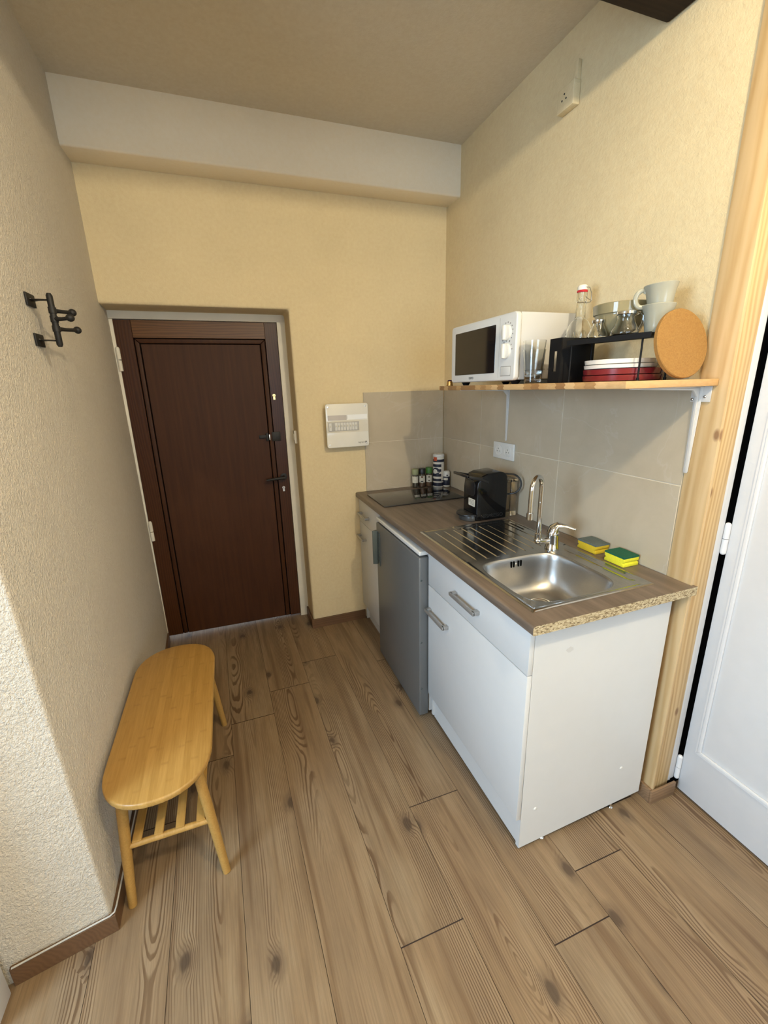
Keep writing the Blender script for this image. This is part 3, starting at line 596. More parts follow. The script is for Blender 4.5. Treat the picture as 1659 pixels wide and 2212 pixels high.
# sink: flat rim with pressed drainer and a deep bowl, one sheet of steel
BX, BY, BA, BB = -0.355, -1.4300, 0.172, 0.165
RX0, RX1, RY0, RY1 = -0.555, -0.091, -1.620, -0.857
ZR = H + 0.004
def sm(e0, e1, x):
    t_ = max(0.0, min(1.0, (x - e0) / (e1 - e0))); return t_ * t_ * (3 - 2 * t_)
def sup(a, k=4.4): # superellipse direction
    c_, s_ = math.cos(a), math.sin(a); r = (abs(c_) ** k + abs(s_) ** k) ** (-1 / k); return c_ * r, s_ * r
RIBS = [-0.497 + 0.0435 * i for i in range(9)]
def hrim(x, y):
    e = min(x - RX0, RX1 - x, y - RY0, RY1 - y); z = ZR - 0.0035 * (1 - sm(0, 0.006, e))
    z -= 0.0022 * sm(0.010, 0.018, e)
    # drainer
    yl = max(-1.225, -1.19 - 0.0)
    dx = math.hypot(max(abs(x - BX) - 0.10, 0), 0)
    yend = -1.235 + 0.35 * max(0, abs(x + 0.38) - 0.08) ** 1.0 * 0.6
    for xr in RIBS:
        a = sm(-0.893, -0.905, y) * sm(yend - 0.008, yend + 0.008, y)
        if abs(x - xr) < 0.012 and a > 0: z += 0.0026 * math.exp(-((x - xr) / 0.0017) ** 2) * a
    if y > -0.900: z += 0.0018 * sm(-0.905, -0.895, y) * sm(-0.125, -0.135, x) * sm(-0.40, -0.39, x)
    # groove behind the bowl
    z -= 0.0035 * sm(0.010, 0.004, abs(x + 0.128)) * sm(-1.575, -1.565, y) * sm(-1.26, -1.29, y)
    z -= 0.0030 * sm(0.008, 0.003, abs(x + 0.128)) * sm(-1.02, -1.01, y) * sm(-0.915, -0.925, y)
    return z
t = bmesh.new(); YS = -1.236
nx, ny = 330, 90; G = [[None] * (ny + 1) for _ in range(nx + 1)]
for i in range(nx + 1):
    for j in range(ny + 1):
        x = RX0 + (RX1 - RX0) * i / nx; y = YS + (RY1 - YS) * j / ny; G[i][j] = t.verts.new((x, y, hrim(x, y)))
for i in range(nx):
    for j in range(ny): t.faces.new((G[i][j], G[i + 1][j], G[i + 1][j + 1], G[i][j + 1]))
NA = 256; rings = []
def rectdir(a):
    c_, s_ = math.cos(a), math.sin(a); k = 1e9
    for d_, o_, l0, l1 in ((c_, BX, RX0, RX1), (s_, BY, RY0, YS)):
        if d_ > 1e-9: k = min(k, (l1 - o_) / d_)
        elif d_ < -1e-9: k = min(k, (l0 - o_) / d_)
    return BX + c_ * k, BY + s_ * k
def supdir(a, A, B, k=4.4):
    c_, s_ = math.cos(a), math.sin(a); r = ((abs(c_) / A) ** k + (abs(s_) / B) ** k) ** (-1 / k); return BX + c_ * r, BY + s_ * r
angs = [2 * PI * i / NA for i in range(NA)]
for cx, cy in ((RX0, RY0), (RX1, RY0), (RX0, YS), (RX1, YS)):
    a = math.atan2(cy - BY, cx - BX) % (2 * PI); q = min(range(NA), key=lambda i: abs(angs[i] - a)); angs[q] = a
NR = 16
for k in range(NR + 1):
    f_ = k / NR; R_ = []
    for a in angs:
        x0, y0 = rectdir(a); x1, y1 = supdir(a, BA, BB); x = x0 + (x1 - x0) * f_; y = y0 + (y1 - y0) * f_
        R_.append(t.verts.new((x, y, hrim(x, y))))
    rings.append(R_)
nrim = len(rings)
for dz, sc in ((0.001, 0.994), (0.004, 0.982), (0.010, 0.972), (0.025, 0.962), (0.050, 0.950), (0.080, 0.930), (0.105, 0.895), (0.122, 0.845), (0.134, 0.775), (0.141, 0.68), (0.145, 0.55), (0.147, 0.40), (0.1485, 0.25)):
    R_ = []
    for a in angs:
        x, y = supdir(a, BA * sc, BB * sc, 4.4 - 2.0 * min(1, dz / 0.148) ** 2)
        m_ = min(1, dz / 0.148) ** 3
        R_.append(t.verts.new((x + 0.025 * m_ * (1 - sc), y + 0.03 * m_ * (1 - sc), ZR - 0.002 - dz)))
    rings.append(R_)
for k, (A, B) in enumerate(zip(rings, rings[1:])):
    for j in range(NA):
        f = t.faces.new((A[j], A[(j + 1) % NA], B[(j + 1) % NA], B[j])); f.material_index = 1 if k >= nrim - 1 else 0
f = t.faces.new(rings[-1]); f.material_index = 1
bmesh.ops.recalc_face_normals(t, faces=t.faces)
if sum(f.normal.z for f in t.faces) < 0: bmesh.ops.reverse_faces(t, faces=t.faces)
mi = [f.material_index for f in t.faces]
me = bpy.data.meshes.new('sink'); t.to_mesh(me); t.free()
for q in ('steel', 'steel_bowl'): me.materials.append(M[q])
me.shade_smooth()
sink = bpy.data.objects.new('sink', me); COL.objects.link(sink); tag(sink, 'stainless steel inset sink with ridged draining board', 'sink')
zb = ZR - 0.002 - 0.1485
MB().lathe([(0.045, 0.001), (0.045, 0.004), (0.040, 0.0045), (0.036, 0.002), (0.033, -0.0005)], (-0.315, -1.375, zb), 40).lathe([(0.026, 0.0005), (0.026, 0.004), (0.020, 0.006), (0.0, 0.006)], (-0.315, -1.375, zb), 32).build('drain', 'chrome', sink)
for k, dx in enumerate((-0.021, -0.010, 0.010, 0.021)):
    x = -0.352 + dx
    MB().prism(rrect(x - 0.0028, x + 0.0028, 0.838, 0.862, 0.0027, 4), 'y', -1.2735, -1.2715).build('overflow_slot', 'void', sink)
MB().ball((-0.352, -1.272, 0.850), 0.0045, (1, 0.5, 1)).build('overflow_screw', 'chrome', sink)

# mixer tap
tp = thing('mixer_tap', 'chrome mixer tap with a tall hooked spout behind the sink bowl', 'tap', (-0.172, -1.247, H + 0.002), world=True)
bx, by = -0.172, -1.247
MB().lathe([(0, 0.0), (0.026, 0.0), (0.0265, 0.004), (0.0245, 0.008), (0.0225, 0.03), (0.0215, 0.05), (0.0225, 0.064), (0.020, 0.070), (0, 0.072)], (bx, by, H + 0.002), 36).build('body', 'chrome', tp)
ex, ey = -0.2345, -1.2395
b = MB().tube([(bx, by, 0.912), (bx - 0.03, by + 0.004, 0.909), (ex + 0.008, ey, 0.910), (ex, ey, 0.918), (ex, ey, 0.935)], [0.013, 0.0125, 0.0128, 0.0135, 0.0125], 18).lathe([(0.0, 0.0), (0.0125, 0), (0.0125, 0.012), (0.009, 0.016), (0, 0.016)], (ex, ey, 0.930), 24)
b.ball((ex, ey, 0.914), 0.0150).build('elbow', 'chrome', tp)
sd = Vector((-0.89, -0.46, 0)).normalized(); rad = 0.0425
zt = 1.124
pts = [Vector((ex, ey, 0.93)), Vector((ex, ey, 1.02))] + arc(Vector((ex, ey, zt)) + sd * rad, rad, PI, -0.02, 20, sd, (0, 0, 1))
e_ = pts[-1]; pts += [e_ + Vector((0, 0, -0.04)) + sd * 0.001, e_ + Vector((0, 0, -0.092)) + sd * 0.002]
MB().tube(pts, 0.0092, 18).build('spout', 'chrome', tp)
a_ = pts[-1]; MB().cyl(a_ + Vector((0, 0, 0.012)), a_ - Vector((0, 0, 0.012)), 0.0122, 24).build('aerator', 'chrome', tp)
b = MB().tube([(bx - 0.004, by + 0.001, 0.936), (bx + 0.001, by - 0.002, 0.957), (bx + 0.012, by - 0.010, 0.971), (bx + 0.036, by - 0.028, 0.968), (bx + 0.060, by - 0.046, 0.958)], [0.0222, 0.0215, 0.0150, 0.0070, 0.0048], 20, flat=0.75)
b.ball((bx + 0.060, by - 0.046, 0.958), 0.0052).build('lever', 'chrome', tp)

# hob
hb = MB().prism(rrect(-0.560, -0.072, -0.415, -0.112, 0.006), 'z', H + 0.0006, H + 0.0056, 0.0012, 2).build('hob', 'hob', smooth=30)
tag(hb, 'black glass hob set on the worktop in the corner', 'hob')

# ------------------------------------------------------------------ things on the worktop
# coffee machine
CX0, CX1, CY0, CY1 = -0.252, -0.094, -0.832, -0.708
cm = thing('coffee_machine', 'small glossy black capsule coffee machine on the worktop', 'coffee machine', (-0.17, -0.77, H), world=True)
z0 = H + 0.001
prof = [(CX0, z0 + 0.004), (CX0, z0 + 0.150), (CX0 + 0.004, z0 + 0.185), (CX0 + 0.022, z0 + 0.212), (CX0 + 0.05, z0 + 0.222), (CX1 - 0.03, z0 + 0.226), (CX1 - 0.008, z0 + 0.218), (CX1 + 0.004, z0 + 0.200), (CX1 + 0.008, z0 + 0.12), (CX1 + 0.004, z0)]
prof = [(CX0 + 0.006, z0)] + prof
MB().prism(prof, 'y', CY0, CY1, 0.006, 3).build('body', 'black_gloss', cm)
b = MB().prism([(CX0 + 0.02, z0 + 0.207), (CX0 - 0.055, z0 + 0.224), (CX0 - 0.056, z0 + 0.214), (CX0 - 0.004, z0 + 0.199), (CX0 + 0.06, z0 + 0.176), (CX0 + 0.06, z0 + 0.186)], 'y', CY0 - 0.003, CY0 + 0.004, 0.0012)
b.prism([(CX0 + 0.02, z0 + 0.207), (CX0 - 0.055, z0 + 0.224), (CX0 - 0.056, z0 + 0.214), (CX0 - 0.004, z0 + 0.199), (CX0 + 0.06, z0 + 0.176), (CX0 + 0.06, z0 + 0.186)], 'y', CY1 - 0.004, CY1 + 0.003, 0.0012)
b.box(CX0 - 0.057, CX0 - 0.044, CY0 - 0.003, CY1 + 0.003, z0 + 0.2125, z0 + 0.2235, 0.002).build('lever', 'black', cm)
MB().prism(rrect(CY0 + 0.02, CY1 - 0.02, z0 + 0.115, z0 + 0.185, 0.02), 'x', CX0 - 0.003, CX0 + 0.002, 0.001).build('brew_head', 'black', cm)
MB().prism(rrect(CY0 + 0.018, CY1 - 0.05, z0 + 0.066, z0 + 0.101, 0.004), 'x', CX0 - 0.0009, CX0 + 0.001).build('sticker', 'label', cm)
for k in range(4):
    MB().box(CX0 - 0.0014, CX0 - 0.0008, CY0 + 0.023, CY1 - 0.055 - (0.012 if k == 3 else 0), z0 + 0.0935 - k * 0.0065, z0 + 0.0955 - k * 0.0065).build('print_line', 'grey_ink', cm)
half = [(CX0 - 0.002, CY1 + 0.002)] + [(CX0 - 0.002 - 0.062 * math.sin(PI * i / 16), (CY0 + CY1) / 2 + 0.064 * math.cos(PI * i / 16)) for i in range(17)] + [(CX0 - 0.002, CY0 - 0.002)]
MB().prism(half, 'z', z0 + 0.024, z0 + 0.032, 0.002).build('cup_rest', 'black', cm)
half2 = [(CX0 - 0.002 - 0.046 * math.sin(PI * i / 16), (CY0 + CY1) / 2 + 0.056 * math.cos(PI * i / 16)) for i in range(17)]
MB().prism(half2, 'z', z0, z0 + 0.024, 0.002).build('drip_tray', 'dark_grey', cm)
tx0, tx1 = CX1 + 0.0095, -0.017
MB().prism(rrect(tx0, tx1, CY0 + 0.014, CY1 - 0.014, 0.012), 'z', z0, z0 + 0.168).build('water_tank', 'tank', cm)
MB().prism(rrect(tx0 + 0.001, tx1 + 0.001, CY0 + 0.012, CY1 - 0.012, 0.012), 'z', z0 + 0.1685, z0 + 0.180, 0.002).build('tank_lid', 'tank', cm)
cc0 = Vector((CX1 + 0.030, CY0 + 0.012, z0 + 0.160)); ce = Vector((0.80, -0.60, 0)).normalized()
MB().tube([(CX1 - 0.002, CY0 + 0.034, z0 + 0.207), (CX1 + 0.012, CY0 + 0.024, z0 + 0.2085)] + arc(cc0, 0.048, PI * 0.5, -PI * 0.42, 14, ce, (0, 0, 1)) + [(CX1 + 0.020, CY0 + 0.03, z0 + 0.108)], 0.0042, 10).build('power_cord', 'black', cm)
text('lettering', 'NESPRESSO', 0.024, cm, ((CX0 + CX1) / 2 + 0.004, CY0 - 0.0004, z0 + 0.020), (1, 0, 0), (0, 0, 1), 'embossed')

# sponges
def sponge_thing(name, label, x0, x1, y0, y1, zt, fm, pm, bump):
    o = thing(name, label, 'sponge', ((x0 + x1) / 2, (y0 + y1) / 2, H), rotz=0.0, group=None, world=True)
    hz = H + 0.0006; w = 0.006; g0, g1 = hz + (zt - hz) * 0.35, hz + (zt - hz) * 0.62
    poly = [(y0, hz), (y1, hz), (y1, g0), (y1 - w, (g0 + g1) / 2), (y1, g1), (y1, zt), (y0, zt), (y0, g1), (y0 + w, (g0 + g1) / 2), (y0, g0)]
    MB().prism(poly, 'x', x0, x1, 0.0022, 2).build('foam', fm, o)
    t = bmesh.new(); bmesh.ops.create_grid(t, x_segments=16, y_segments=20, size=0.5)
    rn = random.Random(len(label))
    ph_ = rn.uniform(0, 6)
    low = {}
    for v in t.verts:
        X, Y = v.co.x, v.co.y
        v.co = Vector((x0 + (X + 0.5) * (x1 - x0), y0 + (Y + 0.5) * (y1 - y0), zt + 0.0065 + bump * math.sin(X * 5 + ph_) * math.cos(Y * 6 + ph_)))
    ex = bmesh.ops.extrude_face_region(t, geom=t.faces[:])
    for v in [q for q in ex['geom'] if isinstance(q, bmesh.types.BMVert)]: v.co.z = zt + 0.0003
    bmesh.ops.recalc_face_normals(t, faces=t.faces)
    MB()._add(t).build('scouring_pad', pm, o, smooth=50)
sponge_thing('sponge', 'worn yellow sponge with a faded grey scouring pad, beside the mixer tap', -0.072, -0.006, -1.361, -1.272, H + 0.030, 'sponge_old', 'pad_old', 0.0016)
sponge_thing('sponge', 'bright yellow sponge with a dark green scouring pad, nearest the worktop end', -0.079, -0.010, -1.490, -1.408, H + 0.031, 'sponge_new', 'pad_new', 0.0004)

# spice jars, salt can, shaker in the corner
def jar(label, x, y, h, r, lid, spice, deco):
    o = thing('spice_jar', label, 'spice jar', (x, y, H + 0.0006), group='spice jars by the hob')
    hb_ = h * 0.70
    MB().lathe([(0, 0), (r * .93, 0), (r, 0.004), (r, hb_ * 0.86), (r * 0.8, hb_ * 0.97), (r * 0.78, hb_), (r * 0.72, hb_), (r * 0.74, hb_ * 0.96), (r - 0.0018, hb_ * 0.85), (r - 0.0018, 0.004), (0, 0.003)], n=28).build('glass_body', 'glass', o)
    MB().lathe([(0, 0.0035), (r - 0.0022, 0.0042), (r - 0.0022, hb_ * (0.42 if spice == 'spice_dark' else 0.80)), (0, hb_ * (0.44 if spice == 'spice_dark' else 0.82))], n=24).build('spice', spice, o)
    MB().lathe([(0, hb_ + 0.0005), (r * 0.95, hb_ + 0.0005), (r * 0.97, hb_ + 0.004), (r * 0.95, h - 0.002), (r * 0.88, h), (0, h)], n=28).build('lid', lid, o)
    a0, a1 = -PI / 2 - 1.35, -PI / 2 + 0.55; t = bmesh.new(); n_ = 16
    lo_ = [t.verts.new(((r + 0.0006) * math.cos(a0 + (a1 - a0) * i / n_), (r + 0.0006) * math.sin(a0 + (a1 - a0) * i / n_), hb_ * 0.38)) for i in range(n_ + 1)]
    hi_ = [t.verts.new((v.co.x, v.co.y, hb_ * 0.88)) for v in lo_]
    for i in range(n_): t.faces.new((lo_[i], lo_[i + 1], hi_[i + 1], hi_[i]))
    lb = MB()._add(t).build('label', 'label', o)
    ac = -PI / 2 - 0.42; dv = Vector((math.cos(ac), math.sin(ac), 0)); rt = Vector((-math.sin(ac), math.cos(ac), 0))
    for zf, hw, hh, mt in deco:
        c_ = dv * (r + 0.0002) + Vector((0, 0, hb_ * zf)); b = MB()
        tt = bmesh.new(); bmesh.ops.create_cube(tt, size=1.0)
        for v in tt.verts: v.co = c_ + rt * v.co.x * 2 * hw + dv * v.co.y * 0.003 + Vector((0, 0, v.co.z * 2 * hh))
        b._add(tt).build('print', mt, lb)
jar('spice jar with a pale green lid, farthest left by the hob', -0.216, -0.044, 0.118, 0.0215, 'pale_green_lid', 'spice_dark', [(0.55, 0.006, 0.0012, 'grey_ink')])
jar('spice jar with a black lid, between the two green-lidded jars', -0.172, -0.052, 0.120, 0.0215, 'black', 'spice_brown', [(0.80, 0.006, 0.005, 'spice_brown'), (0.47, 0.008, 0.003, 'ink')])
jar('spice jar with a dark green lid, beside the striped salt can', -0.127, -0.060, 0.124, 0.0215, 'green_lid', 'spice_brown', [(0.76, 0.005, 0.004, 'spice_dark'), (0.50, 0.005, 0.003, 'spice_dark')])
can = thing('salt_can', 'tall navy and white striped salt can in the corner', 'salt can', (-0.068, -0.075, H + 0.0006))
rc, hc = 0.0345, 0.205
MB().lathe([(0, 0), (rc, 0), (rc, 0.002), (rc, hc - 0.006), (0, hc - 0.006)], n=40).build('body', 'can_white', can)
MB().lathe([(rc + 0.0004, hc - 0.016), (rc + 0.0012, hc - 0.014), (rc + 0.0012, hc - 0.004), (rc - 0.003, hc + 0.002), (0, hc + 0.003)], n=40).build('lid', 'white_plastic', can)
for i in range(6):
    za = 0.006 + i * 0.0305; MB().lathe([(rc - 0.0005, za), (rc + 0.0006, za), (rc + 0.0006, za + (0.017 if i else 0.022)), (rc - 0.0005, za + (0.017 if i else 0.022))], n=40).build('stripe', 'navy', can)
def patch(parent, r, a0, a1, z0_, z1_, mat, name, off=0.001):
    t = bmesh.new(); n_ = 10
    lo_ = [t.verts.new(((r + off) * math.cos(a0 + (a1 - a0) * i / n_), (r + off) * math.sin(a0 + (a1 - a0) * i / n_), z0_)) for i in range(n_ + 1)]
    hi_ = [t.verts.new((v.co.x, v.co.y, z1_)) for v in lo_]
    for i in range(n_): t.faces.new((lo_[i], lo_[i + 1], hi_[i + 1], hi_[i]))
    return MB()._add(t).build(name, mat, parent)
patch(can, rc, -PI / 2 + 0.05, -PI / 2 + 1.1, 0.042, 0.150, 'can_white', 'side_label')
patch(can, rc, -PI / 2 - 1.5, -PI / 2 - 0.75, 0.166, 0.190, 'red_print', 'red_emblem', 0.0013)
def disc(parent, r, ac, z, rad, mat, name, off):
    t = bmesh.new(); vs = []
    for i in range(24):
        q = 2 * PI * i / 24; a = ac + rad * math.cos(q) / r; vs.append(t.verts.new(((r + off) * math.cos(a), (r + off) * math.sin(a), z + rad * math.sin(q))))
    c_ = t.verts.new(((r + off) * math.cos(ac), (r + off) * math.sin(ac), z))
    for i in range(24): t.faces.new((c_, vs[i], vs[(i + 1) % 24]))
    return MB()._add(t).build(name, mat, parent)
disc(can, rc, -PI / 2 - 0.95, 0.100, 0.024, 'navy', 'round_emblem', 0.0014)
disc(can, rc, -PI / 2 - 1.10, 0.100, 0.015, 'can_white', 'round_emblem', 0.0020)
shk = thing('shaker', 'small shaker bottle with a white cap, right of the salt can', 'shaker', (-0.0275, -0.108, H + 0.0006))
MB().lathe([(0, 0), (0.020, 0), (0.0215, 0.003), (0.0215, 0.062), (0.019, 0.066), (0, 0.066)], n=32).build('body', 'navy', shk)
MB().lathe([(0, 0.0665), (0.0212, 0.0665), (0.0212, 0.092), (0.017, 0.100), (0, 0.103)], n=32).build('cap', 'white_plastic', shk)
disc(shk, 0.0212, -PI / 2 - 0.3, 0.0745, 0.005, 'ink', 'dot', 0.0006)
patch(shk, 0.0215, -PI / 2 - 1.4, -PI / 2 - 0.1, 0.044, 0.058, 'label', 'label', 0.0006)
patch(shk, 0.0215, -PI / 2 - 1.5, -PI / 2 + 1.0, 0.002, 0.010, 'label', 'base_band', 0.0006)

# ------------------------------------------------------------------ wall fittings
def socket(x, y, z):
    pass
so = thing('wall_socket', 'white double wall socket on the tiles above the coffee machine', 'socket', (0, -0.668, 1.168), world=True)
MB().box(-0.009, 0.0, -0.7535, -0.5825, 1.127, 1.209, 0.0025, 3).build('plate', 'white_plastic', so)
for yc in (-0.707, -0.630):
    xr = Matrix.Translation((-0.009, yc, 1.168)) @ Matrix.Rotation(-PI / 2, 4, 'Y')
    o = MB().lathe([(0.0265, 0.0), (0.0265, 0.0016), (0.0245, 0.0022), (0.0235, 0.0008), (0.0225, 0.0012), (0, 0.0012)], n=36, xf=xr).build('outlet', 'white_plastic', so)
    for dy, dz in ((-0.0095, -0.004), (0.0095, -0.004), (0, 0.009)):
        MB().cyl((-0.0108, yc + dy, 1.168 + dz), (-0.0098, yc + dy, 1.168 + dz), 0.0024, 10).build('pin_hole', 'ink', o)
hs = thing('lamp_socket', 'small cream-painted socket high on the right wall below the ceiling', 'socket', (0, -0.95, 2.48), world=True)
MB().box(-0.024, 0.0055, -0.994, -0.912, 2.430, 2.502, 0.003, 3).build('plate', 'wall', hs)
MB().box(-0.010, 0.0055, -0.990, -0.972, 2.5025, 2.560, 0.001).build('conduit', 'wall', hs)
for dy, dz in ((-0.010, -0.004), (0.010, -0.004), (0, 0.012)): MB().cyl((-0.0252, -0.948 + dy, 2.466 + dz), (-0.0235, -0.948 + dy, 2.466 + dz), 0.003, 10).build('pin_hole', 'ink', hs)

# fuse box
fb = thing('fuse_box', 'white fuse box on the back wall beside the tiles', 'fuse box', (-0.645, 0, 1.28), world=True)
MB().box(-0.758, -0.532, -0.052, -0.0095, 1.168, 1.402, 0.006, 2).build('housing', 'white_plastic', fb)
FX0, FX1, FZ0, FZ1 = -0.771, -0.521, 1.162, 1.408; FY = -0.066
MB().prism(rrect(FX0, FX1, FZ0, FZ1, 0.012), 'y', FY, -0.0525, 0.003, 3).build('cover', 'cover_plastic', fb)
MB().box(FX0 + 0.010, -0.652, FY - 0.0012, FY + 0.001, 1.317, 1.345, 0.0004, 1).build('label_strip', 'grey_label', fb)
MB().box(-0.651, FX1 - 0.007, FY - 0.0012, FY + 0.001, 1.318, 1.346, 0.0004, 1).build('label_strip', 'reflection_label', fb)  # reflection on this half of the strip painted as a paler colour
MB().box(FX0 + 0.004, FX1 - 0.004, FY - 0.0004, FY + 0.001, 1.248, 1.3135, 0.0004, 1).build('window_band', 'window_band', fb)
MB().box(-0.650, -0.648, FY - 0.0016, FY - 0.001, 1.322, 1.342).build('strip_mark', 'grey_ink', fb)
w_ = MB().box(FX0 + 0.011, -0.578, FY - 0.0012, FY + 0.002, 1.256, 1.307, 0.0003, 1).build('breaker_window', 'grey_plastic', fb)
for k in range(10):
    if k == 1: continue
    xk = FX0 + 0.015 + k * 0.0168
    MB().box(xk, xk + 0.0152, FY - 0.004, FY - 0.0013, 1.260, 1.303, 0.0008, 1).build('breaker', 'white_plastic', w_)
    MB().box(xk + 0.004, xk + 0.011, FY - 0.008, FY - 0.0042, 1.280, 1.290, 0.0008, 1).build('toggle', 'label', w_)
for x in (FX0 + 0.015, FX1 - 0.015):
    for z in (FZ0 + 0.017, FZ1 - 0.017): MB().lathe([(0, 0), (0.005, 0), (0.005, 0.001), (0, 0.0015)], n=16, xf=Matrix.Translation((x, FY, z)) @ Matrix.Rotation(PI / 2, 4, 'X')).build('screw', 'screw', fb)
text('lettering', 'legrand', 0.013, fb, (-0.568, FY - 0.0006, 1.186), (1, 0, 0), (0, 0, 1), 'grey_ink')
MB().box(-0.545, -0.534, FY - 0.0008, FY, 1.181, 1.192).build('emblem', 'grey_ink', fb)

# coat hooks
ck = thing('coat_hook', 'black wrought iron coat hook rack with three swivel pegs on the left wall', 'coat hooks', (-1.778, -0.91, 1.70), world=True)
for z in (1.748, 1.642):
    b = MB().prism([(-1.7795, -0.938), (-1.7745, -0.938), (-1.7735, -0.880), (-1.7785, -0.880)], 'z', z - 0.013, z + 0.021, 0.001)
    b.tube([(-1.776, -0.905, z + 0.004), (-1.762, -0.917, z + 0.004), (-1.742, -0.932, z + 0.002), (-1.722, -0.942, z)], 0.0135, 8, flat=0.16).build('bracket', 'black_iron', ck)
    MB().ball((-1.7735, -0.917, z + 0.005), 0.003).build('screw', 'screw', ck)
MB().tube([(-1.720, -0.942, 1.626), (-1.720, -0.942, 1.632), (-1.720, -0.942, 1.760), (-1.720, -0.942, 1.766)], [0.005, 0.0080, 0.0080, 0.005], 14).build('rod', 'black_iron', ck)
for zb_, tip in ((1.722, (-1.688, -0.880, 1.7265)), (1.699, (-1.672, -0.978, 1.6985)), (1.674, (-1.6915, -0.850, 1.682))):
    B0 = Vector((-1.720, -0.942, zb_)); T = Vector(tip); mid = (B0 + T) / 2 + Vector((0, 0, -0.001))
    MB().tube([B0, mid, T], [0.0062, 0.0050, 0.0052], 12).cyl(B0 - Vector((0, 0, 0.008)), B0 + Vector((0, 0, 0.008)), 0.0098, 14).ball(T, 0.0108, (1, 1, 0.95)).build('peg', 'black_iron', ck)

# ------------------------------------------------------------------ bench
BZ = 0.42
bn = thing('bench', 'bamboo bench with rounded ends against the left wall', 'bench', (-1.615, -1.02, 0), world=True)
x0, x1, y0, y1 = -1.762, -1.462, -1.418, -0.618
out = []
for sgn, yc in ((1, y1 - 0.165), (-1, y0 + 0.165)):
    for i in range(21):
        a = PI * i / 20; cx = math.cos(a) * sgn; sx = math.sin(a) * sgn
        k = 2.25; rr_ = (abs(cx) ** k + abs(sx) ** k) ** (-1 / k)
        out.append(((x0 + x1) / 2 + (x1 - x0) / 2 * cx * rr_, yc + 0.165 * sx * rr_))
MB().prism(out, 'z', BZ - 0.020, BZ, 0.006, 3).build('seat', 'bamboo', bn)
legs = [((-1.508, -1.318), (-1.468, -1.358)), ((-1.712, -1.318), (-1.738, -1.358)), ((-1.508, -0.730), (-1.474, -0.682)), ((-1.712, -0.730), (-1.738, -0.690))]
for (tx, ty), (fx, fy) in legs:
    MB().tube([(tx, ty, BZ - 0.019), (tx + (fx - tx) * .1, ty + (fy - ty) * .1, BZ - 0.06), (tx + (fx - tx) * .55, ty + (fy - ty) * .55, 0.19), (fx, fy, 0.0)], [0.0152, 0.0155, 0.0146, 0.0122], 16).build('leg', 'bamboo', bn)
zz = 0.205
def legat(k, z): (tx, ty), (fx, fy) = legs[k]; q = 1 - z / (BZ - 0.019); return Vector((tx + (fx - tx) * q, ty + (fy - ty) * q, z))
for a, b_ in ((0, 1), (2, 3)): MB().cyl(legat(a, zz), legat(b_, zz), 0.0095, 14).build('stretcher', 'bamboo', bn)
for i in range(4):
    f_ = (i + 0.5) / 4; a = legat(1, zz + 0.0085).lerp(legat(0, zz + 0.0085), f_); c_ = legat(3, zz + 0.0085).lerp(legat(2, zz + 0.0085), f_)
    MB().box(a.x - 0.0125, a.x + 0.0125, a.y - 0.004, c_.y + 0.004, zz + 0.006, zz + 0.014, 0.001).build('slat', 'bamboo', bn)

# ------------------------------------------------------------------ shelf
ZS = 1.4885
sh = MB().box(-0.339, -0.001, -1.641, -0.608, 1.4695, ZS, 0.0015, 2).build('shelf', 'shelf'); tag(sh, 'laminated wooden shelf board above the worktop', 'shelf')
def bracket(y, label, lower):
    o = thing('shelf_bracket', label, 'bracket', (0, y, 1.45), world=True, group='shelf brackets')
    zt_ = 1.469
    b = MB().prism([(y - 0.012, zt_), (y + 0.012, zt_), (y + 0.007, lower + 0.004), (y + 0.004, lower), (y - 0.004, lower), (y - 0.007, lower + 0.004)], 'x', -0.0035, -0.0005, 0.001)
    b.build('wall_arm', 'bracket', o)
    MB().prism([(-0.0005, y - 0.016), (-0.0005, y + 0.016), (-0.26, y + 0.010), (-0.265, y + 0.004), (-0.265, y - 0.004), (-0.26, y - 0.010)], 'z', zt_ - 0.0035, zt_ - 0.0003, 0.001).build('shelf_arm', 'bracket', o)
    MB().prism([(-0.0036, zt_ - 0.004), (-0.0036, lower + 0.02), (-0.010, zt_ - 0.03), (-0.030, zt_ - 0.011), (-0.245, zt_ - 0.004)], 'y', y - 0.004, y + 0.004, 0.001).build('rib', 'bracket', o)
    return o
bracket(-0.676, 'white metal shelf bracket above the double wall socket', 1.219)
o = bracket(-1.592, 'white metal shelf bracket beside the pine post', 1.215)
MB().box(-0.0032, -0.0004, -1.628, -1.571, 1.425, 1.469, 0.001).build('screw_plate', 'bracket', o)
for y, z in ((-1.577, 1.432), (-1.612, 1.440)): MB().ball((-0.004, y, z), 0.0042, (0.6, 1, 1)).build('screw', 'screw', o)

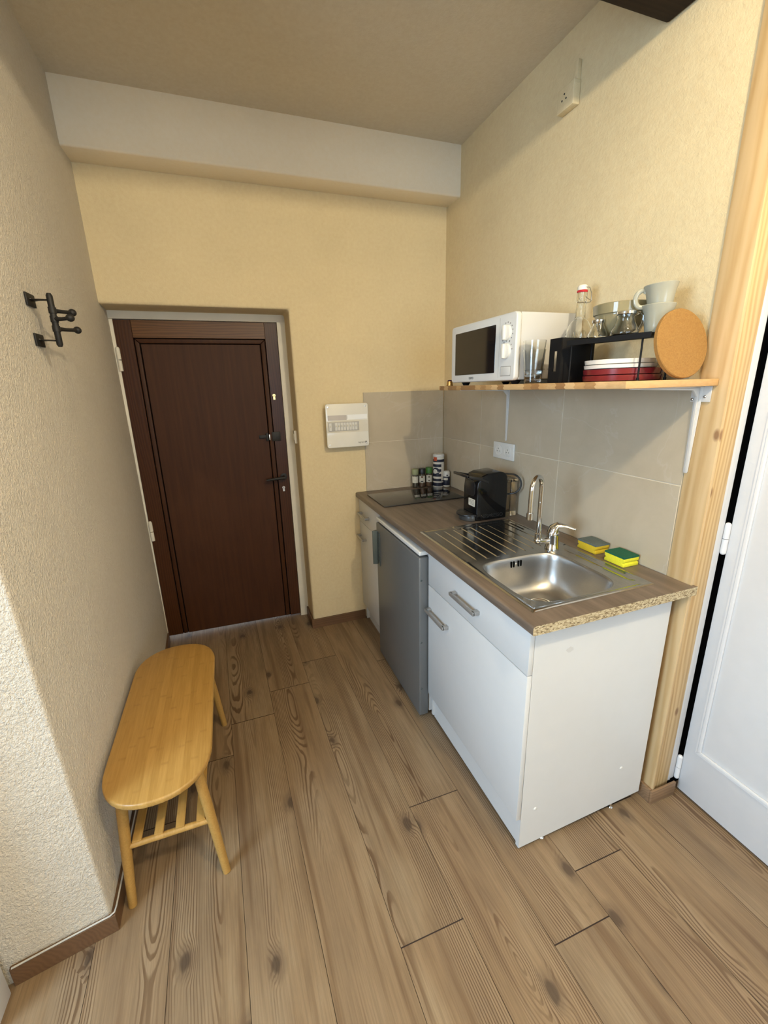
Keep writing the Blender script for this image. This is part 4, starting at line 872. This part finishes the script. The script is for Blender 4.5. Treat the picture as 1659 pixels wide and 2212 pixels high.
# microwave
mw = thing('microwave', 'white microwave oven with two dials on the shelf', 'microwave', (-0.305, -0.675, ZS), rotz=0.0, world=True)
mx, ya, yb, za, zb2 = -0.306, -1.132, -0.664, 1.502, 1.734
MB().box(mx + 0.0225, -0.012, ya + 0.004, yb - 0.004, za + 0.002, zb2 - 0.002, 0.004, 3).build('body', 'microwave_white', mw)
pf = rrect(ya, yb, za, zb2, 0.016)
MB().prism(pf, 'x', mx, mx + 0.022, 0.005, 3).build('front', 'white_plastic', mw)
MB().prism(rrect(-1.007, -0.700, 1.532, 1.704, 0.004), 'x', mx - 0.0008, mx + 0.001, 0.0004, 1).build('window', 'oven_glass', mw)
for z, r in ((1.668, 0.027), (1.605, 0.027)):
    yc = -1.078
    xf = Matrix.Translation((mx, yc, z)) @ Matrix.Rotation(-PI / 2, 4, 'Y')
    k = MB().lathe([(r, 0.0), (r, 0.008), (r - 0.003, 0.010), (0, 0.010)], n=36, xf=xf).box(mx - 0.020, mx - 0.009, yc - 0.007, yc + 0.007, z - r + 0.002, z + r - 0.002, 0.003, 2).build('dial', 'white_glaze', mw)
    for i in range(13 if z > 1.65 else 7):
        a = -0.8 + i * (2 * PI - 0.9) / 13 if z > 1.65 else PI * (0.05 + 0.9 * i / 6)
        cy, cz = yc + 0.0345 * math.cos(a), z + 0.0345 * math.sin(a)
        MB().box(mx - 0.0006, mx + 0.0004, cy - 0.0022, cy + 0.0022, cz - 0.0022, cz + 0.0022).build('dial_mark', 'grey_ink', mw)
MB().box(mx - 0.0016, mx + 0.001, -1.108, -1.050, 1.520, 1.551, 0.002, 2).build('door_button', 'white_plastic', mw)
MB().box(mx - 0.0003, mx + 0.001, -1.110, -1.048, 1.518, 1.553, 0.0005, 1).build('button_gap', 'grey_ink', mw)
MB().box(mx - 0.0004, mx + 0.001, -1.0335, -1.0325, za + 0.012, zb2 - 0.012).build('door_seam', 'grey_plastic', mw)
text('lettering', 'LISTO', 0.0135, mw, (mx - 0.0008, -0.838, 1.5175), (0, -1, 0), (0, 0, 1), 'ink')
for y in (-0.72, -1.08):
    for x in (mx + 0.045, -0.05): MB().lathe([(0, 0), (0.012, 0), (0.020, 0.013), (0, 0.0135)], (x, y, ZS + 0.0003), 18).build('foot', 'black', mw)
for i in range(5): MB().box(-0.20 + i * 0.02, -0.19 + i * 0.02, ya + 0.0035, ya + 0.0045, 1.535, 1.541).build('side_vent', 'grey_plastic', mw)

# coffee capsule lying at the left shelf end
cp = thing('coffee_capsule', 'tiny gold and purple coffee capsule at the far end of the shelf', 'coffee capsule', (-0.296, -0.632, ZS + 0.0003))
MB().lathe([(0, 0), (0.0155, 0), (0.0165, 0.001), (0.0165, 0.0022), (0.0148, 0.003), (0.0125, 0.020)], n=28).build('cup', 'capsule', cp)
MB().lathe([(0.0125, 0.0201), (0.0085, 0.026), (0, 0.027)], n=28).build('tip', 'purple', cp)

# two nested tumblers
def tumbler(loc, label):
    o = MB().lathe([(0, 0), (0.0265, 0), (0.0285, 0.002), (0.0290, 0.012), (0.0385, 0.112), (0.0365, 0.112), (0.0272, 0.016), (0.0262, 0.013), (0, 0.0125)], n=40).build('tumbler', 'glass')
    o.location = loc; return tag(o, label, 'glass', 'nested tumblers')
tumbler((-0.262, -1.180, ZS + 0.0003), 'clear glass tumbler beside the microwave, lower of the nested two')
t2 = bpy.data.objects['tumbler'].copy(); COL.objects.link(t2); t2.location = (-0.262, -1.180, ZS + 0.0303); t2['label'] = 'clear glass tumbler stacked inside the lower one beside the microwave'

# black tray with a handle slot, standing on its side
tr = thing('serving_tray', 'black tray with a slotted handle, standing on its side next to the microwave', 'tray', (-0.14, -1.27, ZS), world=True)
tX0, tX1, tY0, tY1, tZ0, tZ1 = -0.254, -0.116, -1.301, -1.248, ZS + 0.0004, 1.6285
MB().box(tX0 + 0.0052, tX1, tY0, tY0 + 0.004, tZ0, tZ1, 0.001).build('base', 'black_metal', tr)
MB().box(tX0 + 0.0052, tX1, tY0 + 0.0042, tY1, tZ0, tZ0 + 0.005, 0.001).box(tX0 + 0.0052, tX1, tY0 + 0.0042, tY1, tZ1 - 0.005, tZ1, 0.001).build('rim', 'black_metal', tr)
# handle side with its slot: four pieces round the opening
ya_, yb_ = tY0, tY1; s0, s1 = ya_ + 0.017, ya_ + 0.033; q0, q1 = ZS + 0.037, ZS + 0.100
MB().box(tX0, tX0 + 0.005, ya_, s0, tZ0, tZ1).box(tX0, tX0 + 0.005, s1, yb_, tZ0, tZ1).box(tX0, tX0 + 0.005, s0, s1, tZ0, q0).box(tX0, tX0 + 0.005, s0, s1, q1, tZ1).build('handle_side', 'black_metal', tr)

# wire plate rack
P1 = Vector((-0.250, -1.340, 0)); e = Vector((0.242, -0.970, 0)).normalized(); nn = Vector((-e.y, e.x, 0))
if nn.x < 0: nn = -nn
rk = thing('plate_rack', 'black metal plate rack on thin wire legs', 'rack', (P1.x, P1.y, ZS), world=True)
ZK = 1.609
def rp(s_, d_, z): q = P1 + e * s_ + nn * d_; return Vector((q.x, q.y, z))
RL, RD = 0.240, 0.135
poly = [rp(-0.012, -0.004, 0), rp(RL, -0.004, 0), rp(RL, RD, 0), rp(-0.012, RD - 0.01, 0)]
MB().prism([(q.x, q.y) for q in poly], 'z', ZK, ZK + 0.005, 0.001).prism([(q.x, q.y) for q in (rp(-0.012, -0.006, 0), rp(RL, -0.006, 0), rp(RL, -0.003, 0), rp(-0.012, -0.003, 0))], 'z', ZK - 0.009, ZK + 0.006, 0.0005, 1).build('top_plate', 'black_metal', rk)
for s_, d_ in ((0.0, 0.004), (0.215, 0.004), (0.0, RD - 0.02), (0.236, RD - 0.02)):
    MB().tube([rp(s_, d_, ZS + 0.0004), rp(s_, d_, ZS + 0.008), rp(s_, d_, ZS + 0.0085), rp(s_, d_, ZK)], [0.0042, 0.0042, 0.0026, 0.0026], 10).build('leg', 'black_metal', rk)

# plates under the rack
pc = rp(0.124, 0.086, 0)
def plate(name, label, r, h, z, mat, dx=0, group=None, cat='plate'):
    t_ = 0.0035
    o = MB().lathe([(0, 0), (r * 0.66, 0), (r * 0.70, 0.001), (r - 0.004, h - 0.003), (r, h), (r - 0.001, h + 0.001), (r - 0.006, h - 0.001), (r * 0.70, t_ + 0.0015), (r * 0.66, t_), (0, t_)], n=56).build(name, mat)
    o.location = (pc.x + dx, pc.y, z); return tag(o, label, cat, group)
def dish(name, label, r, h, z, mat, dx=0, dy=0, group=None):
    o = MB().lathe([(0, 0), (r - 0.010, 0), (r - 0.002, 0.002), (r, h), (r - 0.003, h), (r - 0.006, 0.006), (r - 0.012, 0.004), (0, 0.004)], n=64).build(name, mat)
    o.location = (pc.x + dx, pc.y + dy, z); return tag(o, label, 'plate', group)
zz = ZS + 0.0004
dish('dinner_plate', 'dark red plate lying on the shelf, bottom of the stack', 0.110, 0.0172, zz, 'red', group='red plates under the rack')
dish('dinner_plate', 'dark red plate just below the white plates, second from the bottom', 0.1095, 0.0172, zz + 0.0178, 'red', group='red plates under the rack')
dish('side_plate', 'white plate lying on the red plates', 0.100, 0.012, zz + 0.0356, 'white_glaze', -0.008, 0.004, group='white plates under the rack')
dish('side_plate', 'white plate on top of the plate stack under the rack', 0.097, 0.014, zz + 0.0482, 'white_glaze', -0.009, 0.006, group='white plates under the rack')

# things on top of the rack
ZK2 = ZK + 0.0054
# swing-top bottle stands on the shelf behind the tray
bt = thing('swing_top_bottle', 'clear swing-top glass bottle with a red rubber seal, beside the microwave', 'bottle', (-0.082, -1.186, ZS + 0.0003))
prof = [(0, 0), (0.040, 0), (0.0435, 0.004), (0.0435, 0.165), (0.041, 0.185), (0.030, 0.203), (0.0185, 0.213), (0.0160, 0.222), (0.0152, 0.262), (0.0150, 0.268), (0.0172, 0.270), (0.0172, 0.295), (0.0160, 0.298), (0.0110, 0.298), (0.0118, 0.262), (0.0125, 0.222), (0.027, 0.2015), (0.038, 0.183), (0.0405, 0.165), (0.0405, 0.008), (0, 0.007)]
MB().lathe(prof, n=48).build('glass_body', 'glass', bt)
for k in range(14):
    a = 2 * PI * k / 14
    MB().tube([(0.0434 * math.cos(a), 0.0434 * math.sin(a), 0.10), (0.0434 * math.cos(a + 0.22), 0.0434 * math.sin(a + 0.22), 0.135), (0.0434 * math.cos(a), 0.0434 * math.sin(a), 0.168)], 0.0016, 6).build('embossing', 'glass', bt)
MB().lathe([(0.006, 0.2985), (0.0165, 0.2985), (0.0180, 0.302), (0.0165, 0.3055), (0.006, 0.3055)], n=28).build('seal', 'rubber_red', bt)
MB().lathe([(0, 0.298), (0.010, 0.298), (0.010, 0.306), (0.0165, 0.306), (0.0170, 0.316), (0.013, 0.322), (0, 0.323)], n=28).build('stopper', 'white_glaze', bt)
for s_ in (-1, 1):
    MB().tube([(0, s_ * 0.0165, 0.314), (0.010, s_ * 0.021, 0.312), (0.022, s_ * 0.020, 0.295), (0.025, s_ * 0.0185, 0.272), (0.012, s_ * 0.0185, 0.276), (0.0, s_ * 0.0178, 0.283)], 0.0011, 6).build('wire', 'screw', bt)
MB().tube([(0.025, -0.0185, 0.272), (0.028, -0.01, 0.268), (0.028, 0.01, 0.268), (0.025, 0.0185, 0.272)], 0.0014, 6).build('wire', 'screw', bt)

q = rp(0.066, 0.030, ZK2)
cj = thing('clip_jar', 'small glass clip-top jar on the rack, just right of the swing-top bottle', 'jar', q); cj.scale = (0.9, 0.9, 0.95)
MB().lathe([(0, 0), (0.030, 0), (0.032, 0.003), (0.031, 0.012), (0.022, 0.032), (0.0175, 0.040), (0.0178, 0.046), (0.0155, 0.046), (0.0152, 0.040), (0.020, 0.031), (0.0285, 0.012), (0.029, 0.005), (0, 0.004)], n=40).build('glass_body', 'glass', cj)
MB().lathe([(0, 0.0465), (0.019, 0.0465), (0.0205, 0.049), (0.0205, 0.055), (0.018, 0.057), (0, 0.057)], n=32).build('lid', 'chrome', cj)
dd = Vector((-0.64, -0.77, 0)); sd2 = Vector((0.77, -0.64, 0))
b = MB()
base = dd * 0.0215
b.tube([base + sd2 * 0.005 + Vector((0, 0, 0.052)), base + dd * 0.003 + sd2 * 0.005 + Vector((0, 0, 0.030)), base + dd * 0.008 + sd2 * 0.003 + Vector((0, 0, 0.021)), base + dd * 0.008 - sd2 * 0.003 + Vector((0, 0, 0.021)), base + dd * 0.003 - sd2 * 0.005 + Vector((0, 0, 0.030)), base - sd2 * 0.005 + Vector((0, 0, 0.052))], 0.0011, 6)
b.build('clip', 'chrome', cj)

q = rp(0.145, 0.034, ZK2)
cr = thing('cream_jug', 'small glass jug with a handle and metal lid at the middle of the rack', 'jug', q)
MB().lathe([(0, 0), (0.035, 0), (0.0375, 0.003), (0.037, 0.012), (0.026, 0.036), (0.0225, 0.048), (0.024, 0.056), (0.0218, 0.056), (0.0205, 0.048), (0.024, 0.035), (0.0345, 0.012), (0.034, 0.005), (0, 0.004)], n=40).build('glass_body', 'glass', cr)
b = MB().lathe([(0, 0.0565), (0.0245, 0.0565), (0.026, 0.058), (0.026, 0.064), (0.023, 0.0665), (0, 0.0665)], n=36)
b.build('lid', 'chrome', cr)
hd = Vector((0.78, -0.62, 0))
MB().tube([hd * 0.022 + Vector((0, 0, 0.055)), hd * 0.036 + Vector((0, 0, 0.062)), hd * 0.045 + Vector((0, 0, 0.052)), hd * 0.044 + Vector((0, 0, 0.032)), hd * 0.036 + Vector((0, 0, 0.014))], [0.003, 0.0034, 0.0034, 0.0034, 0.003], 8).build('handle', 'glass', cr)

q = rp(0.088, 0.108, ZK2)
sb = thing('salad_bowl', 'large smoked glass bowl behind the jars on the rack', 'bowl', q)
MB().lathe([(0, 0), (0.034, 0), (0.04, 0.002), (0.058, 0.02), (0.069, 0.046), (0.0725, 0.068), (0.077, 0.07), (0.08, 0.096), (0.0775, 0.098), (0.075, 0.097), (0.07, 0.071), (0.066, 0.047), (0.055, 0.022), (0.038, 0.006), (0, 0.005)], n=56).build('glass_body', 'smoke', sb)

def mug(label, loc, rotz, tilt=(0, 0)):
    o = thing('mug', label, 'mug', loc, group='pale mugs on the rack')
    o.rotation_euler = (tilt[0], tilt[1], rotz)
    MB().lathe([(0, 0), (0.026, 0), (0.0275, 0.003), (0.030, 0.020), (0.036, 0.055), (0.0425, 0.076), (0.0415, 0.0775), (0.0395, 0.076), (0.033, 0.055), (0.027, 0.022), (0.024, 0.007), (0, 0.006)], n=48).build('cup', 'stoneware', o)
    MB().tube([(0.0355, 0, 0.060)] + [(0.044 + 0.0175 * math.cos(a), 0, 0.046 + 0.022 * math.sin(a)) for a in [1.9 - i * 0.28 for i in range(14)]] + [(0.0305, 0, 0.020)], 0.0042, 12, flat=1.5).build('handle', 'stoneware', o)
    return o
q = rp(0.207, 0.084, ZK2)
mug('pale grey mug on the rack, lower of the two stacked mugs', (q.x, q.y, ZK2), 1.2)
mug('pale grey mug stacked in the other mug, its handle to the left', (q.x + 0.004, q.y - 0.001, ZK2 + 0.052), 2.45, (0.0, 0.06))

# cork trivet leaning at the shelf end
nrm = Vector((-0.02, -0.975, 0.20)).normalized(); ax1 = Vector((0.9998, -0.0205, 0)).normalized(); ax2 = nrm.cross(ax1); ax2 = ax2 if ax2.z > 0 else -ax2
Rk = 0.0925; cc_ = Vector((-0.104, -1.616, ZS + 0.0008)) + ax2 * Rk + Vector((0, 0, 0.0035))
xf = Matrix(((ax1.x, ax2.x, nrm.x, cc_.x), (ax1.y, ax2.y, nrm.y, cc_.y), (ax1.z, ax2.z, nrm.z, cc_.z), (0, 0, 0, 1)))
if xf.to_3x3().determinant() < 0: xf = Matrix(((-ax1.x, ax2.x, nrm.x, cc_.x), (-ax1.y, ax2.y, nrm.y, cc_.y), (-ax1.z, ax2.z, nrm.z, cc_.z), (0, 0, 0, 1)))
tv = MB().lathe([(0, -0.013), (Rk - 0.002, -0.013), (Rk, -0.011), (Rk, -0.002), (Rk - 0.002, 0), (0, 0)], n=72).build('cork_trivet', 'cork')
tv.matrix_world = xf; tag(tv, 'round cork trivet leaning at the near end of the shelf', 'trivet')
